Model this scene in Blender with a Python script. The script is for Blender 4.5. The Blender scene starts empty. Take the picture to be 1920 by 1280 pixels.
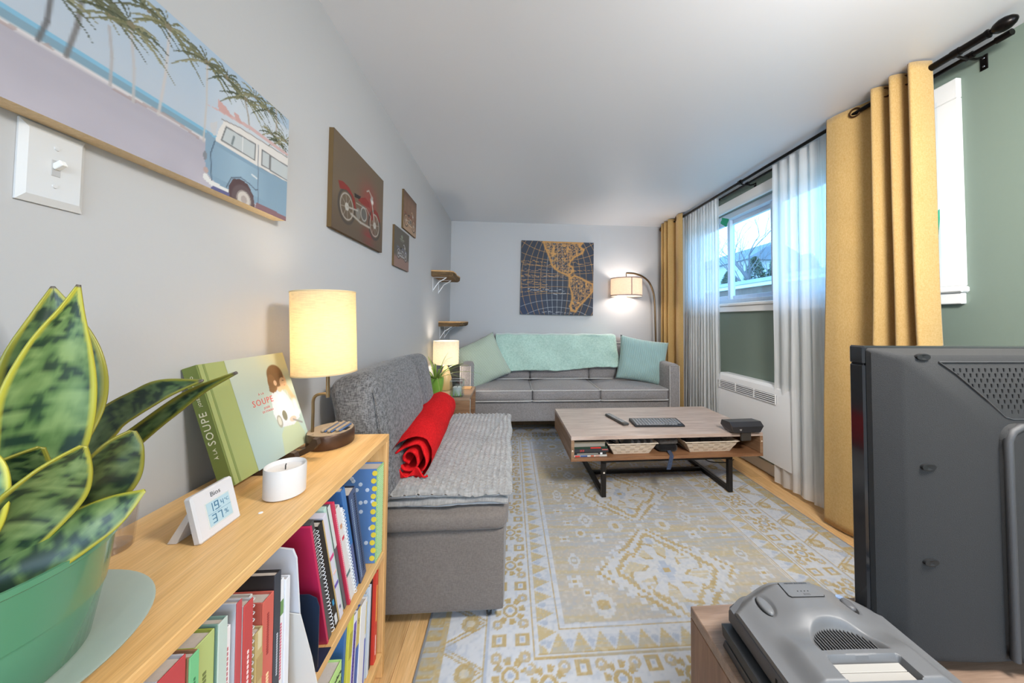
import bpy, bmesh, math, random
import numpy as np
from mathutils import Vector, Matrix, noise

scene = bpy.context.scene
COL = scene.collection
PI = math.pi

# ------------------------------------------------------------------ camera
CAM_H = 1.11
yaw, pit, rol = math.radians(4.0), math.radians(1.78), math.radians(0.5)
fwd = Vector((math.sin(yaw)*math.cos(pit), math.cos(yaw)*math.cos(pit), math.sin(pit)))
r0 = Vector((math.cos(yaw), -math.sin(yaw), 0)); u0 = r0.cross(fwd)
right = r0*math.cos(rol) + u0*math.sin(rol)
up = -r0*math.sin(rol) + u0*math.cos(rol)
cam = bpy.data.cameras.new('camera')
cam.sensor_width = 36.0; cam.lens = 36.0*620/1920
cam.shift_x = (960-1001)/1920; cam.shift_y = (580-640)/1920
cam.clip_start = 0.02; cam.clip_end = 200
camo = bpy.data.objects.new('camera', cam); COL.objects.link(camo)
mw = Matrix.Identity(4)
for i in range(3):
    mw[i][0] = right[i]; mw[i][1] = up[i]; mw[i][2] = -fwd[i]
mw[2][3] = CAM_H
camo.matrix_world = mw
scene.camera = camo

# ------------------------------------------------------------------ world, exposure
world = bpy.data.worlds.new('sky'); scene.world = world
world.use_nodes = True
nt = world.node_tree
bg = nt.nodes['Background']
tc = nt.nodes.new('ShaderNodeTexCoord'); sp = nt.nodes.new('ShaderNodeSeparateXYZ')
mr = nt.nodes.new('ShaderNodeMapRange'); mr.inputs[1].default_value = -0.05; mr.inputs[2].default_value = 0.7
rmp = nt.nodes.new('ShaderNodeValToRGB')
rmp.color_ramp.elements[0].color = (0.44, 0.70, 1.0, 1); rmp.color_ramp.elements[1].color = (0.30, 0.60, 1.0, 1)
nt.links.new(tc.outputs['Generated'], sp.inputs[0]); nt.links.new(sp.outputs[2], mr.inputs[0])
nt.links.new(mr.outputs[0], rmp.inputs[0]); nt.links.new(rmp.outputs[0], bg.inputs[0])
bg.inputs[1].default_value = 4.2
scene.view_settings.view_transform = 'Standard'
scene.view_settings.look = 'None'
scene.view_settings.exposure = 0.36
scene.view_settings.gamma = 1.0
scene.view_settings.use_curve_mapping = False
scene.cycles.use_denoising = True
scene.cycles.max_bounces = 10
scene.cycles.transparent_max_bounces = 16
scene.cycles.sample_clamp_indirect = 6.0

def area_light(name, loc, rot, sx, sy, power, color):
    l = bpy.data.lights.new(name, 'AREA'); l.shape = 'RECTANGLE'; l.size = sx; l.size_y = sy
    l.energy = power; l.color = color
    o = bpy.data.objects.new(name, l); o.location = loc; o.rotation_euler = rot; COL.objects.link(o)
    return o
# fill lights: unseen sources added out of frame to brighten the room
def fill_point(name, loc, power, color, r):
    l = bpy.data.lights.new(name, 'POINT'); l.energy = power; l.color = color; l.shadow_soft_size = r
    o = bpy.data.objects.new(name, l); o.location = loc; COL.objects.link(o); return o
area_light('overhead_fill_light', (0.98, 0.14, 1.97), (math.radians(46), 0, 0), .40, .36, 38, (1.0, 0.965, 0.92))  # added fill above the frame, lifts the far end of the room
fill_point('rear_fill_light', (0.15, -2.45, 1.75), 38, (1.0, 0.985, 0.96), .28)  # this and the next: added soft fill from behind the camera
fill_point('rear_fill_light', (1.25, -2.2, 1.75), 38, (1.0, 0.985, 0.96), .28)

# ------------------------------------------------------------------ helpers
def lin(r, g, b):
    f = lambda c: (c/255/12.92) if c <= 10 else ((c/255+0.055)/1.055)**2.4
    return (f(r), f(g), f(b))

MATS = {}
def nmat(name):
    m = bpy.data.materials.new(name); m.use_nodes = True
    return m, m.node_tree, m.node_tree.nodes['Principled BSDF']

def mix_rgb(nt, fac, a, b, blend='MIX'):
    n = nt.nodes.new('ShaderNodeMix'); n.data_type = 'RGBA'; n.blend_type = blend
    def setp(i, v):
        if hasattr(v, 'is_output'): nt.links.new(v, n.inputs[i])
        elif isinstance(v, (int, float)): n.inputs[i].default_value = v
        else: n.inputs[i].default_value = (*v[:3], 1)
    setp(0, fac); setp(6, a); setp(7, b)
    return n.outputs[2]

def tex_noise(nt, scale, stretch=(1,1,1), detail=3, rough=.55, rot=(0,0,0), coord='Object'):
    t = nt.nodes.new('ShaderNodeTexCoord'); mp = nt.nodes.new('ShaderNodeMapping')
    mp.inputs['Scale'].default_value = stretch; mp.inputs['Rotation'].default_value = rot
    nt.links.new(t.outputs[coord], mp.inputs[0])
    n = nt.nodes.new('ShaderNodeTexNoise'); n.inputs['Scale'].default_value = scale
    n.inputs['Detail'].default_value = detail; n.inputs['Roughness'].default_value = rough
    nt.links.new(mp.outputs[0], n.inputs[0])
    return n.outputs[0]

def ramp(nt, sock, stops):
    r = nt.nodes.new('ShaderNodeValToRGB'); e = r.color_ramp.elements
    while len(e) < len(stops): e.new(0.5)
    for el, (p, c) in zip(e, stops): el.position = p; el.color = (*c[:3], 1)
    nt.links.new(sock, r.inputs[0]); return r.outputs[0]

def bump(nt, b, height, strength, dist=0.002):
    n = nt.nodes.new('ShaderNodeBump'); n.inputs['Strength'].default_value = strength
    n.inputs['Distance'].default_value = dist
    nt.links.new(height, n.inputs['Height']); nt.links.new(n.outputs[0], b.inputs['Normal'])

def plain(name, rgb, rough=.5, metal=0., spec=.5, var=0.0, vscale=40, bmp=0.0, bscale=300, coat=0., emit=None, estr=0.):
    if name in MATS: return MATS[name]
    m, nt, b = nmat(name)
    c = lin(*rgb)
    b.inputs['Base Color'].default_value = (*c, 1); b.inputs['Roughness'].default_value = rough
    b.inputs['Metallic'].default_value = metal; b.inputs['Specular IOR Level'].default_value = spec
    if coat: b.inputs['Coat Weight'].default_value = coat; b.inputs['Coat Roughness'].default_value = .08
    if var:
        n = tex_noise(nt, vscale)
        o = mix_rgb(nt, n, tuple(x*(1-var) for x in c), tuple(min(1, x*(1+var)) for x in c))
        nt.links.new(o, b.inputs['Base Color'])
    if bmp: bump(nt, b, tex_noise(nt, bscale), bmp)
    if emit:
        b.inputs['Emission Color'].default_value = (*lin(*emit), 1); b.inputs['Emission Strength'].default_value = estr
    MATS[name] = m; return m

def wood(name, c1, c2, c3, stretch=(1,12,12), scale=3.0, rough=.45, spec=.4, bmp=.08):
    if name in MATS: return MATS[name]
    m, nt, b = nmat(name)
    n1 = tex_noise(nt, scale, stretch, 5, .6)
    n2 = tex_noise(nt, scale*9, tuple(s*1.6 if s > 1.5 else s*.5 for s in stretch), 3, .6)
    a = ramp(nt, n1, [(.28, lin(*c1)), (.5, lin(*c2)), (.72, lin(*c3))])
    f = ramp(nt, n2, [(.35, (.86, .84, .82)), (.65, (1.06, 1.06, 1.06))])
    nt.links.new(mix_rgb(nt, 1.0, a, f, 'MULTIPLY'), b.inputs['Base Color'])
    b.inputs['Roughness'].default_value = rough; b.inputs['Specular IOR Level'].default_value = spec
    if bmp: bump(nt, b, n2, bmp, .001)
    MATS[name] = m; return m

def fabric(name, c1, c2, scale=260, rough=.9, bmp=.35, big=.12, sheen=.2):
    """woven cloth: crossed thread noise plus a soft large-scale variation"""
    if name in MATS: return MATS[name]
    m, nt, b = nmat(name)
    h1 = tex_noise(nt, scale, (.22, 1, 1), 2, .6); h2 = tex_noise(nt, scale, (1, .22, .22), 2, .6)
    mx = nt.nodes.new('ShaderNodeMath'); mx.operation = 'ADD'; mx.inputs[1].default_value = 0
    nt.links.new(h1, mx.inputs[0]); nt.links.new(h2, mx.inputs[1])
    hv = nt.nodes.new('ShaderNodeMath'); hv.operation = 'MULTIPLY'; hv.inputs[1].default_value = .5
    nt.links.new(mx.outputs[0], hv.inputs[0])
    col = ramp(nt, hv.outputs[0], [(.40, lin(*c1)), (.60, lin(*c2))])
    n3 = tex_noise(nt, 5, (1, 1, 1), 3)
    f = ramp(nt, n3, [(.3, (1-big,)*3), (.7, (1+big*.5,)*3)])
    nt.links.new(mix_rgb(nt, 1.0, col, f, 'MULTIPLY'), b.inputs['Base Color'])
    b.inputs['Roughness'].default_value = rough; b.inputs['Specular IOR Level'].default_value = .15
    b.inputs['Sheen Weight'].default_value = sheen
    bump(nt, b, hv.outputs[0], bmp, .0015)
    MATS[name] = m; return m

def printed(name, rough=.6, spec=.3, bmp=.0):
    """flat print or pattern stored per vertex"""
    if name in MATS: return MATS[name]
    m, nt, b = nmat(name)
    a = nt.nodes.new('ShaderNodeVertexColor'); a.layer_name = 'Col'
    nt.links.new(a.outputs[0], b.inputs['Base Color'])
    b.inputs['Roughness'].default_value = rough; b.inputs['Specular IOR Level'].default_value = spec
    if bmp: bump(nt, b, tex_noise(nt, 500), bmp, .002)
    MATS[name] = m; return m

def shade_mat(name, rgb, trans=.55):
    if name in MATS: return MATS[name]
    m, nt, b = nmat(name); nt.nodes.remove(b); out = nt.nodes['Material Output']
    h1 = tex_noise(nt, 380, (1, 1, .12), 2); h2 = tex_noise(nt, 300, (.15, .15, 1.4), 2)
    c = lin(*rgb)
    col = mix_rgb(nt, h1, tuple(x*.88 for x in c), c); col = mix_rgb(nt, 1., col, ramp(nt, h2, [(.35, (.86,)*3), (.65, (1,)*3)]), 'MULTIPLY')
    d = nt.nodes.new('ShaderNodeBsdfDiffuse'); t = nt.nodes.new('ShaderNodeBsdfTranslucent'); mx = nt.nodes.new('ShaderNodeMixShader')
    mx.inputs[0].default_value = trans
    nt.links.new(col, d.inputs[0]); nt.links.new(col, t.inputs[0])
    nt.links.new(d.outputs[0], mx.inputs[1]); nt.links.new(t.outputs[0], mx.inputs[2]); nt.links.new(mx.outputs[0], out.inputs[0])
    MATS[name] = m; return m

def sheer_mat(name, rgb, alpha=.55):
    if name in MATS: return MATS[name]
    m, nt, b = nmat(name); nt.nodes.remove(b); out = nt.nodes['Material Output']
    c = lin(*rgb)
    d = nt.nodes.new('ShaderNodeBsdfDiffuse'); t = nt.nodes.new('ShaderNodeBsdfTranslucent'); tr = nt.nodes.new('ShaderNodeBsdfTransparent')
    d.inputs[0].default_value = (*c, 1); t.inputs[0].default_value = (*c, 1)
    m1 = nt.nodes.new('ShaderNodeMixShader'); m1.inputs[0].default_value = .45
    m2 = nt.nodes.new('ShaderNodeMixShader')
    n = tex_noise(nt, 60, (.15, 1, .03), 3)
    al = nt.nodes.new('ShaderNodeMapRange'); al.inputs[1].default_value = .3; al.inputs[2].default_value = .7
    al.inputs[3].default_value = alpha-.1; al.inputs[4].default_value = alpha+.12
    nt.links.new(n, al.inputs[0]); nt.links.new(al.outputs[0], m2.inputs[0])
    nt.links.new(d.outputs[0], m1.inputs[1]); nt.links.new(t.outputs[0], m1.inputs[2])
    nt.links.new(tr.outputs[0], m2.inputs[1]); nt.links.new(m1.outputs[0], m2.inputs[2]); nt.links.new(m2.outputs[0], out.inputs[0])
    MATS[name] = m; return m

def clear_mat(name, tint=(1,1,1), gloss=.08, rough=.03):
    """thin clear sheet: mostly see-through with a faint gloss"""
    if name in MATS: return MATS[name]
    m, nt, b = nmat(name); nt.nodes.remove(b); out = nt.nodes['Material Output']
    g = nt.nodes.new('ShaderNodeBsdfGlossy'); g.inputs['Roughness'].default_value = rough
    tr = nt.nodes.new('ShaderNodeBsdfTransparent'); tr.inputs[0].default_value = (*tint, 1)
    mx = nt.nodes.new('ShaderNodeMixShader'); mx.inputs[0].default_value = gloss
    nt.links.new(tr.outputs[0], mx.inputs[1]); nt.links.new(g.outputs[0], mx.inputs[2]); nt.links.new(mx.outputs[0], out.inputs[0])
    MATS[name] = m; return m

# ---- mesh builder
def _cbox_template():
    def idx(s, a): return (((s[0] > 0)*2+(s[1] > 0))*2+(s[2] > 0))*3+a
    S = [(x, y, z) for x in (-1, 1) for y in (-1, 1) for z in (-1, 1)]
    faces = []
    for a in range(3):
        b, c = (a+1) % 3, (a+2) % 3
        for s in (-1, 1):
            loop = []
            for (p, q) in ((-1, -1), (1, -1), (1, 1), (-1, 1)):
                t = [0]*3; t[a] = s; t[b] = p; t[c] = q; loop.append(idx(t, a))
            faces.append(loop if s > 0 else loop[::-1])
        for p in (-1, 1):
            for q in (-1, 1):
                t0 = [0]*3; t0[a] = -1; t0[b] = p; t0[c] = q
                t1 = list(t0); t1[a] = 1
                loop = [idx(t0, b), idx(t1, b), idx(t1, c), idx(t0, c)]
                faces.append(loop if p*q < 0 else loop[::-1])
    for s in S:
        loop = [idx(s, 0), idx(s, 1), idx(s, 2)]
        faces.append(loop if s[0]*s[1]*s[2] > 0 else loop[::-1])
    return S, faces
_CS, _CF = _cbox_template()

def basis(o, x, y, z=None):
    x = Vector(x).normalized(); y = Vector(y); y = (y-x*y.dot(x)).normalized()
    z = x.cross(y)
    return Matrix(((x[0], y[0], z[0], o[0]), (x[1], y[1], z[1], o[1]), (x[2], y[2], z[2], o[2]), (0, 0, 0, 1)))

class MB:
    def __init__(self, T=None): self.v = []; self.f = []; self.T = T; self.c = None
    def add(self, vs, fs, T=None):
        n = len(self.v)
        for M_ in (T, self.T):
            if M_ is not None: vs = [M_ @ Vector(p) for p in vs]
        self.v += [tuple(p) for p in vs]; self.f += [tuple(i+n for i in f) for f in fs]
        return self
    def box(self, c, s, b=.002, T=None):
        h = [x/2 for x in s]; b = min(b, min(h)*.9); vs = []
        for sg in _CS:
            for a in range(3):
                vs.append(tuple(c[k]+sg[k]*(h[k] if k == a else h[k]-b) for k in range(3)))
        return self.add(vs, _CF, T)
    def bounds(self, x0, x1, y0, y1, z0, z1, b=.002, T=None):
        return self.box(((x0+x1)/2, (y0+y1)/2, (z0+z1)/2), (abs(x1-x0), abs(y1-y0), abs(z1-z0)), b, T)
    def tube(self, pts, r, n=8, closed=False, caps=True, T=None):
        P = [Vector(p) for p in pts]; m = len(P)
        R = r if hasattr(r, '__len__') else [r]*m
        vs = []; fs = []; prev = None
        for i in range(m):
            a = P[i-1] if (i > 0 or closed) else P[i]; b_ = P[(i+1) % m] if (i < m-1 or closed) else P[i]
            t = (b_-a).normalized()
            if prev is None:
                ref = Vector((0, 0, 1)) if abs(t.z) < .9 else Vector((1, 0, 0))
                u = t.cross(ref).normalized()
            else:
                u = (prev-t*prev.dot(t)).normalized()
            prev = u; w = t.cross(u)
            for k in range(n):
                a_ = 2*PI*k/n; vs.append(tuple(P[i]+(u*math.cos(a_)+w*math.sin(a_))*R[i]))
        for i in range(m if closed else m-1):
            j = (i+1) % m
            for k in range(n):
                k2 = (k+1) % n; fs.append((i*n+k, i*n+k2, j*n+k2, j*n+k))
        if caps and not closed:
            fs.append(tuple(range(n))[::-1]); fs.append(tuple((m-1)*n+k for k in range(n)))
        return self.add(vs, fs, T)
    def lathe(self, prof, n=32, c=(0, 0, 0), sx=1., sy=1., T=None):
        """prof: (r, z) from the outside bottom round to the inside; r=0 closes"""
        vs = []; fs = []; rows = []
        for r, z in prof:
            if r < 1e-6: vs.append((c[0], c[1], c[2]+z)); rows.append([len(vs)-1]*n)
            else:
                st = len(vs)
                for k in range(n):
                    a = 2*PI*k/n; vs.append((c[0]+r*sx*math.cos(a), c[1]+r*sy*math.sin(a), c[2]+z))
                rows.append(list(range(st, st+n)))
        for A, B in zip(rows[:-1], rows[1:]):
            for k in range(n):
                k2 = (k+1) % n; q = [A[k], A[k2], B[k2], B[k]]
                q = [x for i, x in enumerate(q) if x not in q[:i]]
                if len(q) >= 3: fs.append(tuple(q))
        return self.add(vs, fs, T)
    def prism(self, poly, z0, z1, T=None):
        """poly (x,y) extruded along z"""
        n = len(poly); vs = [(x, y, z0) for x, y in poly]+[(x, y, z1) for x, y in poly]
        fs = [tuple(range(n))[::-1], tuple(range(n, 2*n))]+[(i, (i+1) % n, n+(i+1) % n, n+i) for i in range(n)]
        return self.add(vs, fs, T)
    def grid(self, nu, nv, fn, T=None, wrap=False):
        vs = [fn(i/(nu-1 if not wrap else nu), j/(nv-1)) for j in range(nv) for i in range(nu)]
        fs = []
        for j in range(nv-1):
            for i in range(nu if wrap else nu-1):
                i2 = (i+1) % nu; fs.append((j*nu+i, j*nu+i2, (j+1)*nu+i2, (j+1)*nu+i))
        return self.add(vs, fs, T)
    def loft(self, rings, caps=True, T=None):
        n = len(rings[0]); vs = [p for r in rings for p in r]; fs = []
        for j in range(len(rings)-1):
            for i in range(n):
                i2 = (i+1) % n; fs.append((j*n+i, j*n+i2, (j+1)*n+i2, (j+1)*n+i))
        if caps: fs.append(tuple(range(n))[::-1]); fs.append(tuple((len(rings)-1)*n+i for i in range(n)))
        return self.add(vs, fs, T)
    def build(self, name, mat, parent=None, world=False, smooth=35, recalc=True, colors=None, label=None, kind=None):
        vs = self.v
        if world and parent is not None:
            L = Vector((0, 0, 0)); p = parent
            while p is not None: L += Vector(p.location); p = p.parent
            vs = [(p_[0]-L[0], p_[1]-L[1], p_[2]-L[2]) for p_ in vs]
        me = bpy.data.meshes.new(name); me.from_pydata(vs, [], self.f); me.update()
        if recalc and len(self.f) < 60000:
            bm = bmesh.new(); bm.from_mesh(me); bmesh.ops.recalc_face_normals(bm, faces=bm.faces); bm.to_mesh(me); bm.free()
        if smooth:
            me.polygons.foreach_set('use_smooth', [True]*len(me.polygons))
            if smooth < 180: me.set_sharp_from_angle(angle=math.radians(smooth))
        if colors is not None:
            at = me.color_attributes.new('Col', 'FLOAT_COLOR', 'POINT')
            c = np.ones((len(vs), 4), np.float32); c[:, :3] = colors; at.data.foreach_set('color', c.ravel())
        me.materials.append(mat)
        o = bpy.data.objects.new(name, me); COL.objects.link(o)
        if parent is not None: o.parent = parent
        if label: o['label'] = label
        if kind: o['kind'] = kind
        return o

def tag(o, label, cat, group=None):
    o['label'] = label; o['category'] = cat
    if group: o['group'] = group
    return o
def thing(name, label, cat, loc=(0, 0, 0), rot=(0, 0, 0), group=None):
    o = bpy.data.objects.new(name, None); o.empty_display_size = .05; COL.objects.link(o)
    o.location = loc; o.rotation_euler = rot
    return tag(o, label, cat, group)
def struct(o):
    o['kind'] = 'structure'; return o
def share(src, parent, loc=(0, 0, 0), rot=(0, 0, 0), scale=(1, 1, 1), name=None):
    c = src.copy(); COL.objects.link(c); c.parent = parent; c.location = loc; c.rotation_euler = rot; c.scale = scale
    return c

def text_mesh(name, s, size, origin, xd, yd, mat, parent, world=True, depth=.0004, align='CENTER', sx=1.0, spacing=1.0):
    cu = bpy.data.curves.new('lettering', 'FONT'); cu.body = s; cu.size = size; cu.align_x = align; cu.align_y = 'CENTER'
    cu.extrude = depth; cu.space_character = spacing; cu.resolution_u = 2
    tmp = bpy.data.objects.new('lettering', cu); COL.objects.link(tmp)
    dg = bpy.context.evaluated_depsgraph_get()
    me = bpy.data.meshes.new_from_object(tmp.evaluated_get(dg))
    bpy.data.objects.remove(tmp); bpy.data.curves.remove(cu)
    M_ = basis(origin, xd, yd) @ Matrix.Diagonal((sx, 1, 1, 1))
    me.transform(M_)
    if world:
        L = Vector((0, 0, 0)); p = parent
        while p is not None: L += Vector(p.location); p = p.parent
        me.transform(Matrix.Translation(-L))
    me.name = name; me.materials.clear(); me.materials.append(mat)
    o = bpy.data.objects.new(name, me); COL.objects.link(o); o.parent = parent
    return o

def cushion(mb, c, s, r, puff=(0, 0, 0), n=14, T=None, wob=0., seed=0, bottom=True):
    """soft rounded block: a gridded cube pushed onto a rounded box, then inflated"""
    h = Vector(s)/2; V = {}; vs = []; fs = []
    def vert(p):
        k = tuple(round(x, 5) for x in p)
        if k in V: return V[k]
        q = Vector((p[0]*h[0], p[1]*h[1], p[2]*h[2]))
        inn = Vector([max(-(h[i]-r), min(h[i]-r, q[i])) for i in range(3)])
        d = q-inn
        if d.length > 1e-9: q = inn+d.normalized()*min(r, d.length if d.length < r else r)
        f = [1-min(1, abs(p[i]))**2.4 for i in range(3)]
        q.x += math.copysign(puff[0]*f[1]*f[2]*abs(p[0])**3, p[0])
        q.y += math.copysign(puff[1]*f[0]*f[2]*abs(p[1])**3, p[1])
        pz = puff[2] if (p[2] > 0 or bottom) else 0
        q.z += math.copysign(pz*f[0]*f[1]*abs(p[2])**3, p[2])
        if wob:
            nv = noise.noise_vector(Vector((q.x*7+seed, q.y*7, q.z*7)))
            q += nv*wob
        V[k] = len(vs); vs.append(q+Vector(c)); return V[k]
    def ease(t): return math.copysign(1-(1-abs(t))**1.6, t)
    L = [ease(-1+2*i/n) for i in range(n+1)]
    for a in range(3):
        b, cc = (a+1) % 3, (a+2) % 3
        for sg in (-1, 1):
            for i in range(n):
                for j in range(n):
                    q = []
                    for (x, y) in ((i, j), (i+1, j), (i+1, j+1), (i, j+1)):
                        p = [0]*3; p[a] = sg; p[b] = L[x]; p[cc] = L[y]; q.append(vert(p))
                    fs.append(tuple(q) if sg > 0 else tuple(q[::-1]))
    return mb.add(vs, fs, T)

def catmull(P, n=6, closed=False):
    P = [np.array(p, float) for p in P]; out = []; m = len(P)
    for i in range(m if closed else m-1):
        g = lambda k: P[k % m] if closed else P[max(0, min(m-1, k))]
        p0, p1, p2, p3 = g(i-1), g(i), g(i+1), g(i+2)
        for k in range(n):
            t = k/n
            out.append(.5*((2*p1)+(-p0+p2)*t+(2*p0-5*p1+4*p2-p3)*t*t+(-p0+3*p1-3*p2+p3)*t**3))
    if not closed: out.append(P[-1])
    return [tuple(p) for p in out]

# ---- small raster painter for prints and patterns (values are sRGB 0-255)
class Paint:
    def __init__(self, u0, u1, v0, v1, nu, nv, rgb):
        self.u = np.linspace(u0, u1, nu)[None, :].repeat(nv, 0); self.v = np.linspace(v0, v1, nv)[:, None].repeat(nu, 1)
        self.a = np.zeros((nv, nu, 3)) + np.array(rgb, float)
        self.nu, self.nv = nu, nv
    def put(self, mask, rgb, al=1.):
        m = (np.clip(mask, 0, 1)*al)[..., None]; self.a = self.a*(1-m)+np.array(rgb, float)*m
    def poly(self, pts, rgb, al=1.):
        m = np.zeros(self.u.shape, bool); n = len(pts)
        for i in range(n):
            (x1, y1), (x2, y2) = pts[i], pts[(i+1) % n]
            if y1 == y2: continue
            cr = ((self.v >= y1) != (self.v >= y2)) & (self.u < (x2-x1)*(self.v-y1)/(y2-y1)+x1)
            m ^= cr
        self.put(m.astype(float), rgb, al)
    def line(self, pts, w, rgb, al=1., w2=None):
        for i in range(len(pts)-1):
            (x1, y1), (x2, y2) = pts[i], pts[i+1]
            d = np.array([x2-x1, y2-y1]); L2 = max(d@d, 1e-12)
            t = np.clip(((self.u-x1)*d[0]+(self.v-y1)*d[1])/L2, 0, 1)
            dist = np.hypot(self.u-x1-t*d[0], self.v-y1-t*d[1])
            ww = w if w2 is None else w+(w2-w)*t
            self.put(np.clip(1.5-dist/(ww/2), 0, 1), rgb, al)
    def ell(self, x, y, rx, ry, rgb, al=1., soft=.12):
        q = np.hypot((self.u-x)/rx, (self.v-y)/ry); self.put(np.clip((1-q)/soft, 0, 1), rgb, al)
    def ring(self, x, y, rx, ry, w, rgb, al=1.):
        q = np.hypot((self.u-x)/rx, (self.v-y)/ry); self.put(np.clip(1.3-np.abs(q-1)*rx/(w/2), 0, 1), rgb, al)
    def lincol(self):
        c = np.clip(self.a, 0, 255)/255
        return np.where(c <= .04045, c/12.92, ((c+.055)/1.055)**2.4).reshape(-1, 3)

def vnoise(shape, cells, seed, octaves=1):
    rng = np.random.default_rng(seed); out = np.zeros(shape); amp = 1; tot = 0
    for o in range(octaves):
        cy, cx = max(2, int(cells[0]*2**o)), max(2, int(cells[1]*2**o))
        g = rng.random((cy+2, cx+2))
        y = np.linspace(0, cy, shape[0]); x = np.linspace(0, cx, shape[1])
        yi = y.astype(int); xi = x.astype(int); fy = (y-yi)[:, None]; fx = (x-xi)[None, :]
        fy = fy*fy*(3-2*fy); fx = fx*fx*(3-2*fx)
        a = g[np.ix_(yi, xi)]; b = g[np.ix_(yi, xi+1)]; c = g[np.ix_(yi+1, xi)]; d = g[np.ix_(yi+1, xi+1)]
        out += amp*((a*(1-fx)+b*fx)*(1-fy)+(c*(1-fx)+d*fx)*fy); tot += amp; amp *= .5
    return out/tot
# ================================================================== THE ROOM
XL, XR, YB, ZC, YN = -0.69, 1.90, 3.82, 2.235, -3.3
m_wall = plain('wall_paint', (184, 184, 185), .55, spec=.35, bmp=.12, bscale=90)
m_ceil = plain('ceiling_paint', (224, 226, 231), .42, spec=.4, bmp=.05, bscale=60)
m_green = plain('green_paint', (119, 133, 122), .6, spec=.3, bmp=.12, bscale=90)
m_trim = plain('white_trim', (232, 232, 230), .4)
m_white = plain('white_plastic', (232, 232, 230), .35)
m_black = plain('black_plastic', (26, 27, 29), .45)
m_dark = plain('dark_gap', (12, 12, 13), .8)

struct(MB().bounds(XL-.12, XL, YN, YB+.12, -.02, ZC+.1, 0).build('wall_left', m_wall))
struct(MB().bounds(XL, XR, YB, YB+.12, -.02, ZC+.1, 0).build('wall_back', m_wall))
struct(MB().bounds(XL-.12, XR+.14, YN, YB+.12, ZC, ZC+.1, 0).build('ceiling', m_ceil))
# right wall round the window opening
WY0, WY1, WZ0, WZ1 = 1.33, 3.36, 1.27, 2.07
w = MB()
w.bounds(XR, XR+.14, YN, WY0, -.02, ZC, 0); w.bounds(XR, XR+.14, WY1, YB+.12, -.02, ZC, 0)
w.bounds(XR, XR+.14, WY0, WY1, -.02, WZ0, 0); w.bounds(XR, XR+.14, WY0, WY1, WZ1, ZC, 0)
struct(w.build('wall_right', m_green))
struct(MB().bounds(XR-.014, XR, YN, YB, 0.002, .085, .003).build('baseboard_right', m_trim))
struct(MB().bounds(XL, XL+.014, YN, YB, 0.002, .085, .003).build('baseboard_left', m_trim))

# floor: sub-floor and single planks
fl = struct(MB().bounds(XL, XR, YN, YB, -.05, -.012, 0).build('floor', plain('subfloor', (70, 50, 32), .9)))
def plank_mat():
    m, nt, b = nmat('oak_plank')
    oi = nt.nodes.new('ShaderNodeObjectInfo')
    n1 = tex_noise(nt, 4, (14, .9, 1), 5, .6); n2 = tex_noise(nt, 30, (9, .5, 1), 3)
    a = ramp(nt, n1, [(.25, lin(206, 162, 108)), (.5, lin(222, 180, 126)), (.75, lin(232, 196, 148))])
    a = mix_rgb(nt, 1., a, ramp(nt, n2, [(.35, (.84, .82, .78)), (.6, (1.04, 1.04, 1.04))]), 'MULTIPLY')
    a = mix_rgb(nt, 1., a, ramp(nt, oi.outputs['Random'], [(0, (.84, .82, .80)), (1, (1.08, 1.06, 1.03))]), 'MULTIPLY')
    nt.links.new(a, b.inputs['Base Color']); b.inputs['Roughness'].default_value = .38
    bump(nt, b, n2, .08, .001)
    return m
m_plank = plank_mat()
rng = random.Random(4)
PW = .0835
for i in range(31):
    x0 = XL+i*PW; x1 = min(x0+PW, XR)
    y = YN-rng.random()*1.0
    while y < YB:
        L = rng.choice((.9, 1.2, 1.35)); y0, y1 = max(y, YN), min(y+L, YB)
        if y1-y0 > .02:
            o = MB().bounds(-(x1-x0)/2+.0004, (x1-x0)/2-.0004, -(y1-y0)/2+.0004, (y1-y0)/2-.0004, -.012, 0, .0012).build('plank', m_plank, fl, recalc=False, smooth=0)
            o.location = ((x0+x1)/2, (y0+y1)/2, 0)
        y += L

# window with its casing, sashes, panes and shrink film
def struct_empty(name, loc):
    o = bpy.data.objects.new(name, None); o.location = loc; COL.objects.link(o); o['kind'] = 'structure'; return o
win = struct_empty('window_1', (XR, (WY0+WY1)/2, WZ0))
win['label'] = 'wide sliding window with white casing and clear film above the wall heater'
m_cas = plain('casing_paint', (236, 235, 232), .35, bmp=.1, bscale=40)
def wpart(name, b, m=m_cas, bev=.003): return MB().bounds(*b, bev).build(name, m, win, world=True)
wpart('casing_board', (XR-.022, XR+.002, WY0-.085, WY1+.07, WZ1, WZ1+.085))
wpart('casing_board', (XR-.022, XR+.002, WY0-.085, WY0, WZ0-.002, WZ1-.001))
wpart('casing_board', (XR-.022, XR+.002, WY1, WY1+.07, WZ0-.002, WZ1-.001))
wpart('window_sill', (XR-.034, XR+.06, WY0-.09, WY1+.09, WZ0-.03, WZ0-.003), bev=.006)
wpart('apron_board', (XR-.022, XR+.002, WY0-.08, WY1+.08, WZ0-.078, WZ0-.031))
m_frame = plain('vinyl_frame', (206, 214, 224), .35)
wpart('window_frame', (XR+.03, XR+.13, WY0, WY1, WZ1-.05, WZ1), m_frame)
wpart('window_frame', (XR+.03, XR+.13, WY0, WY1, WZ0, WZ0+.035), m_frame)
wpart('window_frame', (XR+.03, XR+.13, WY0, WY0+.035, WZ0+.035, WZ1-.05), m_frame)
wpart('window_frame', (XR+.03, XR+.13, WY1-.035, WY1, WZ0+.035, WZ1-.05), m_frame)
m_pane = clear_mat('window_glass', (.84, .96, 1.0), .05, .02)
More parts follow.
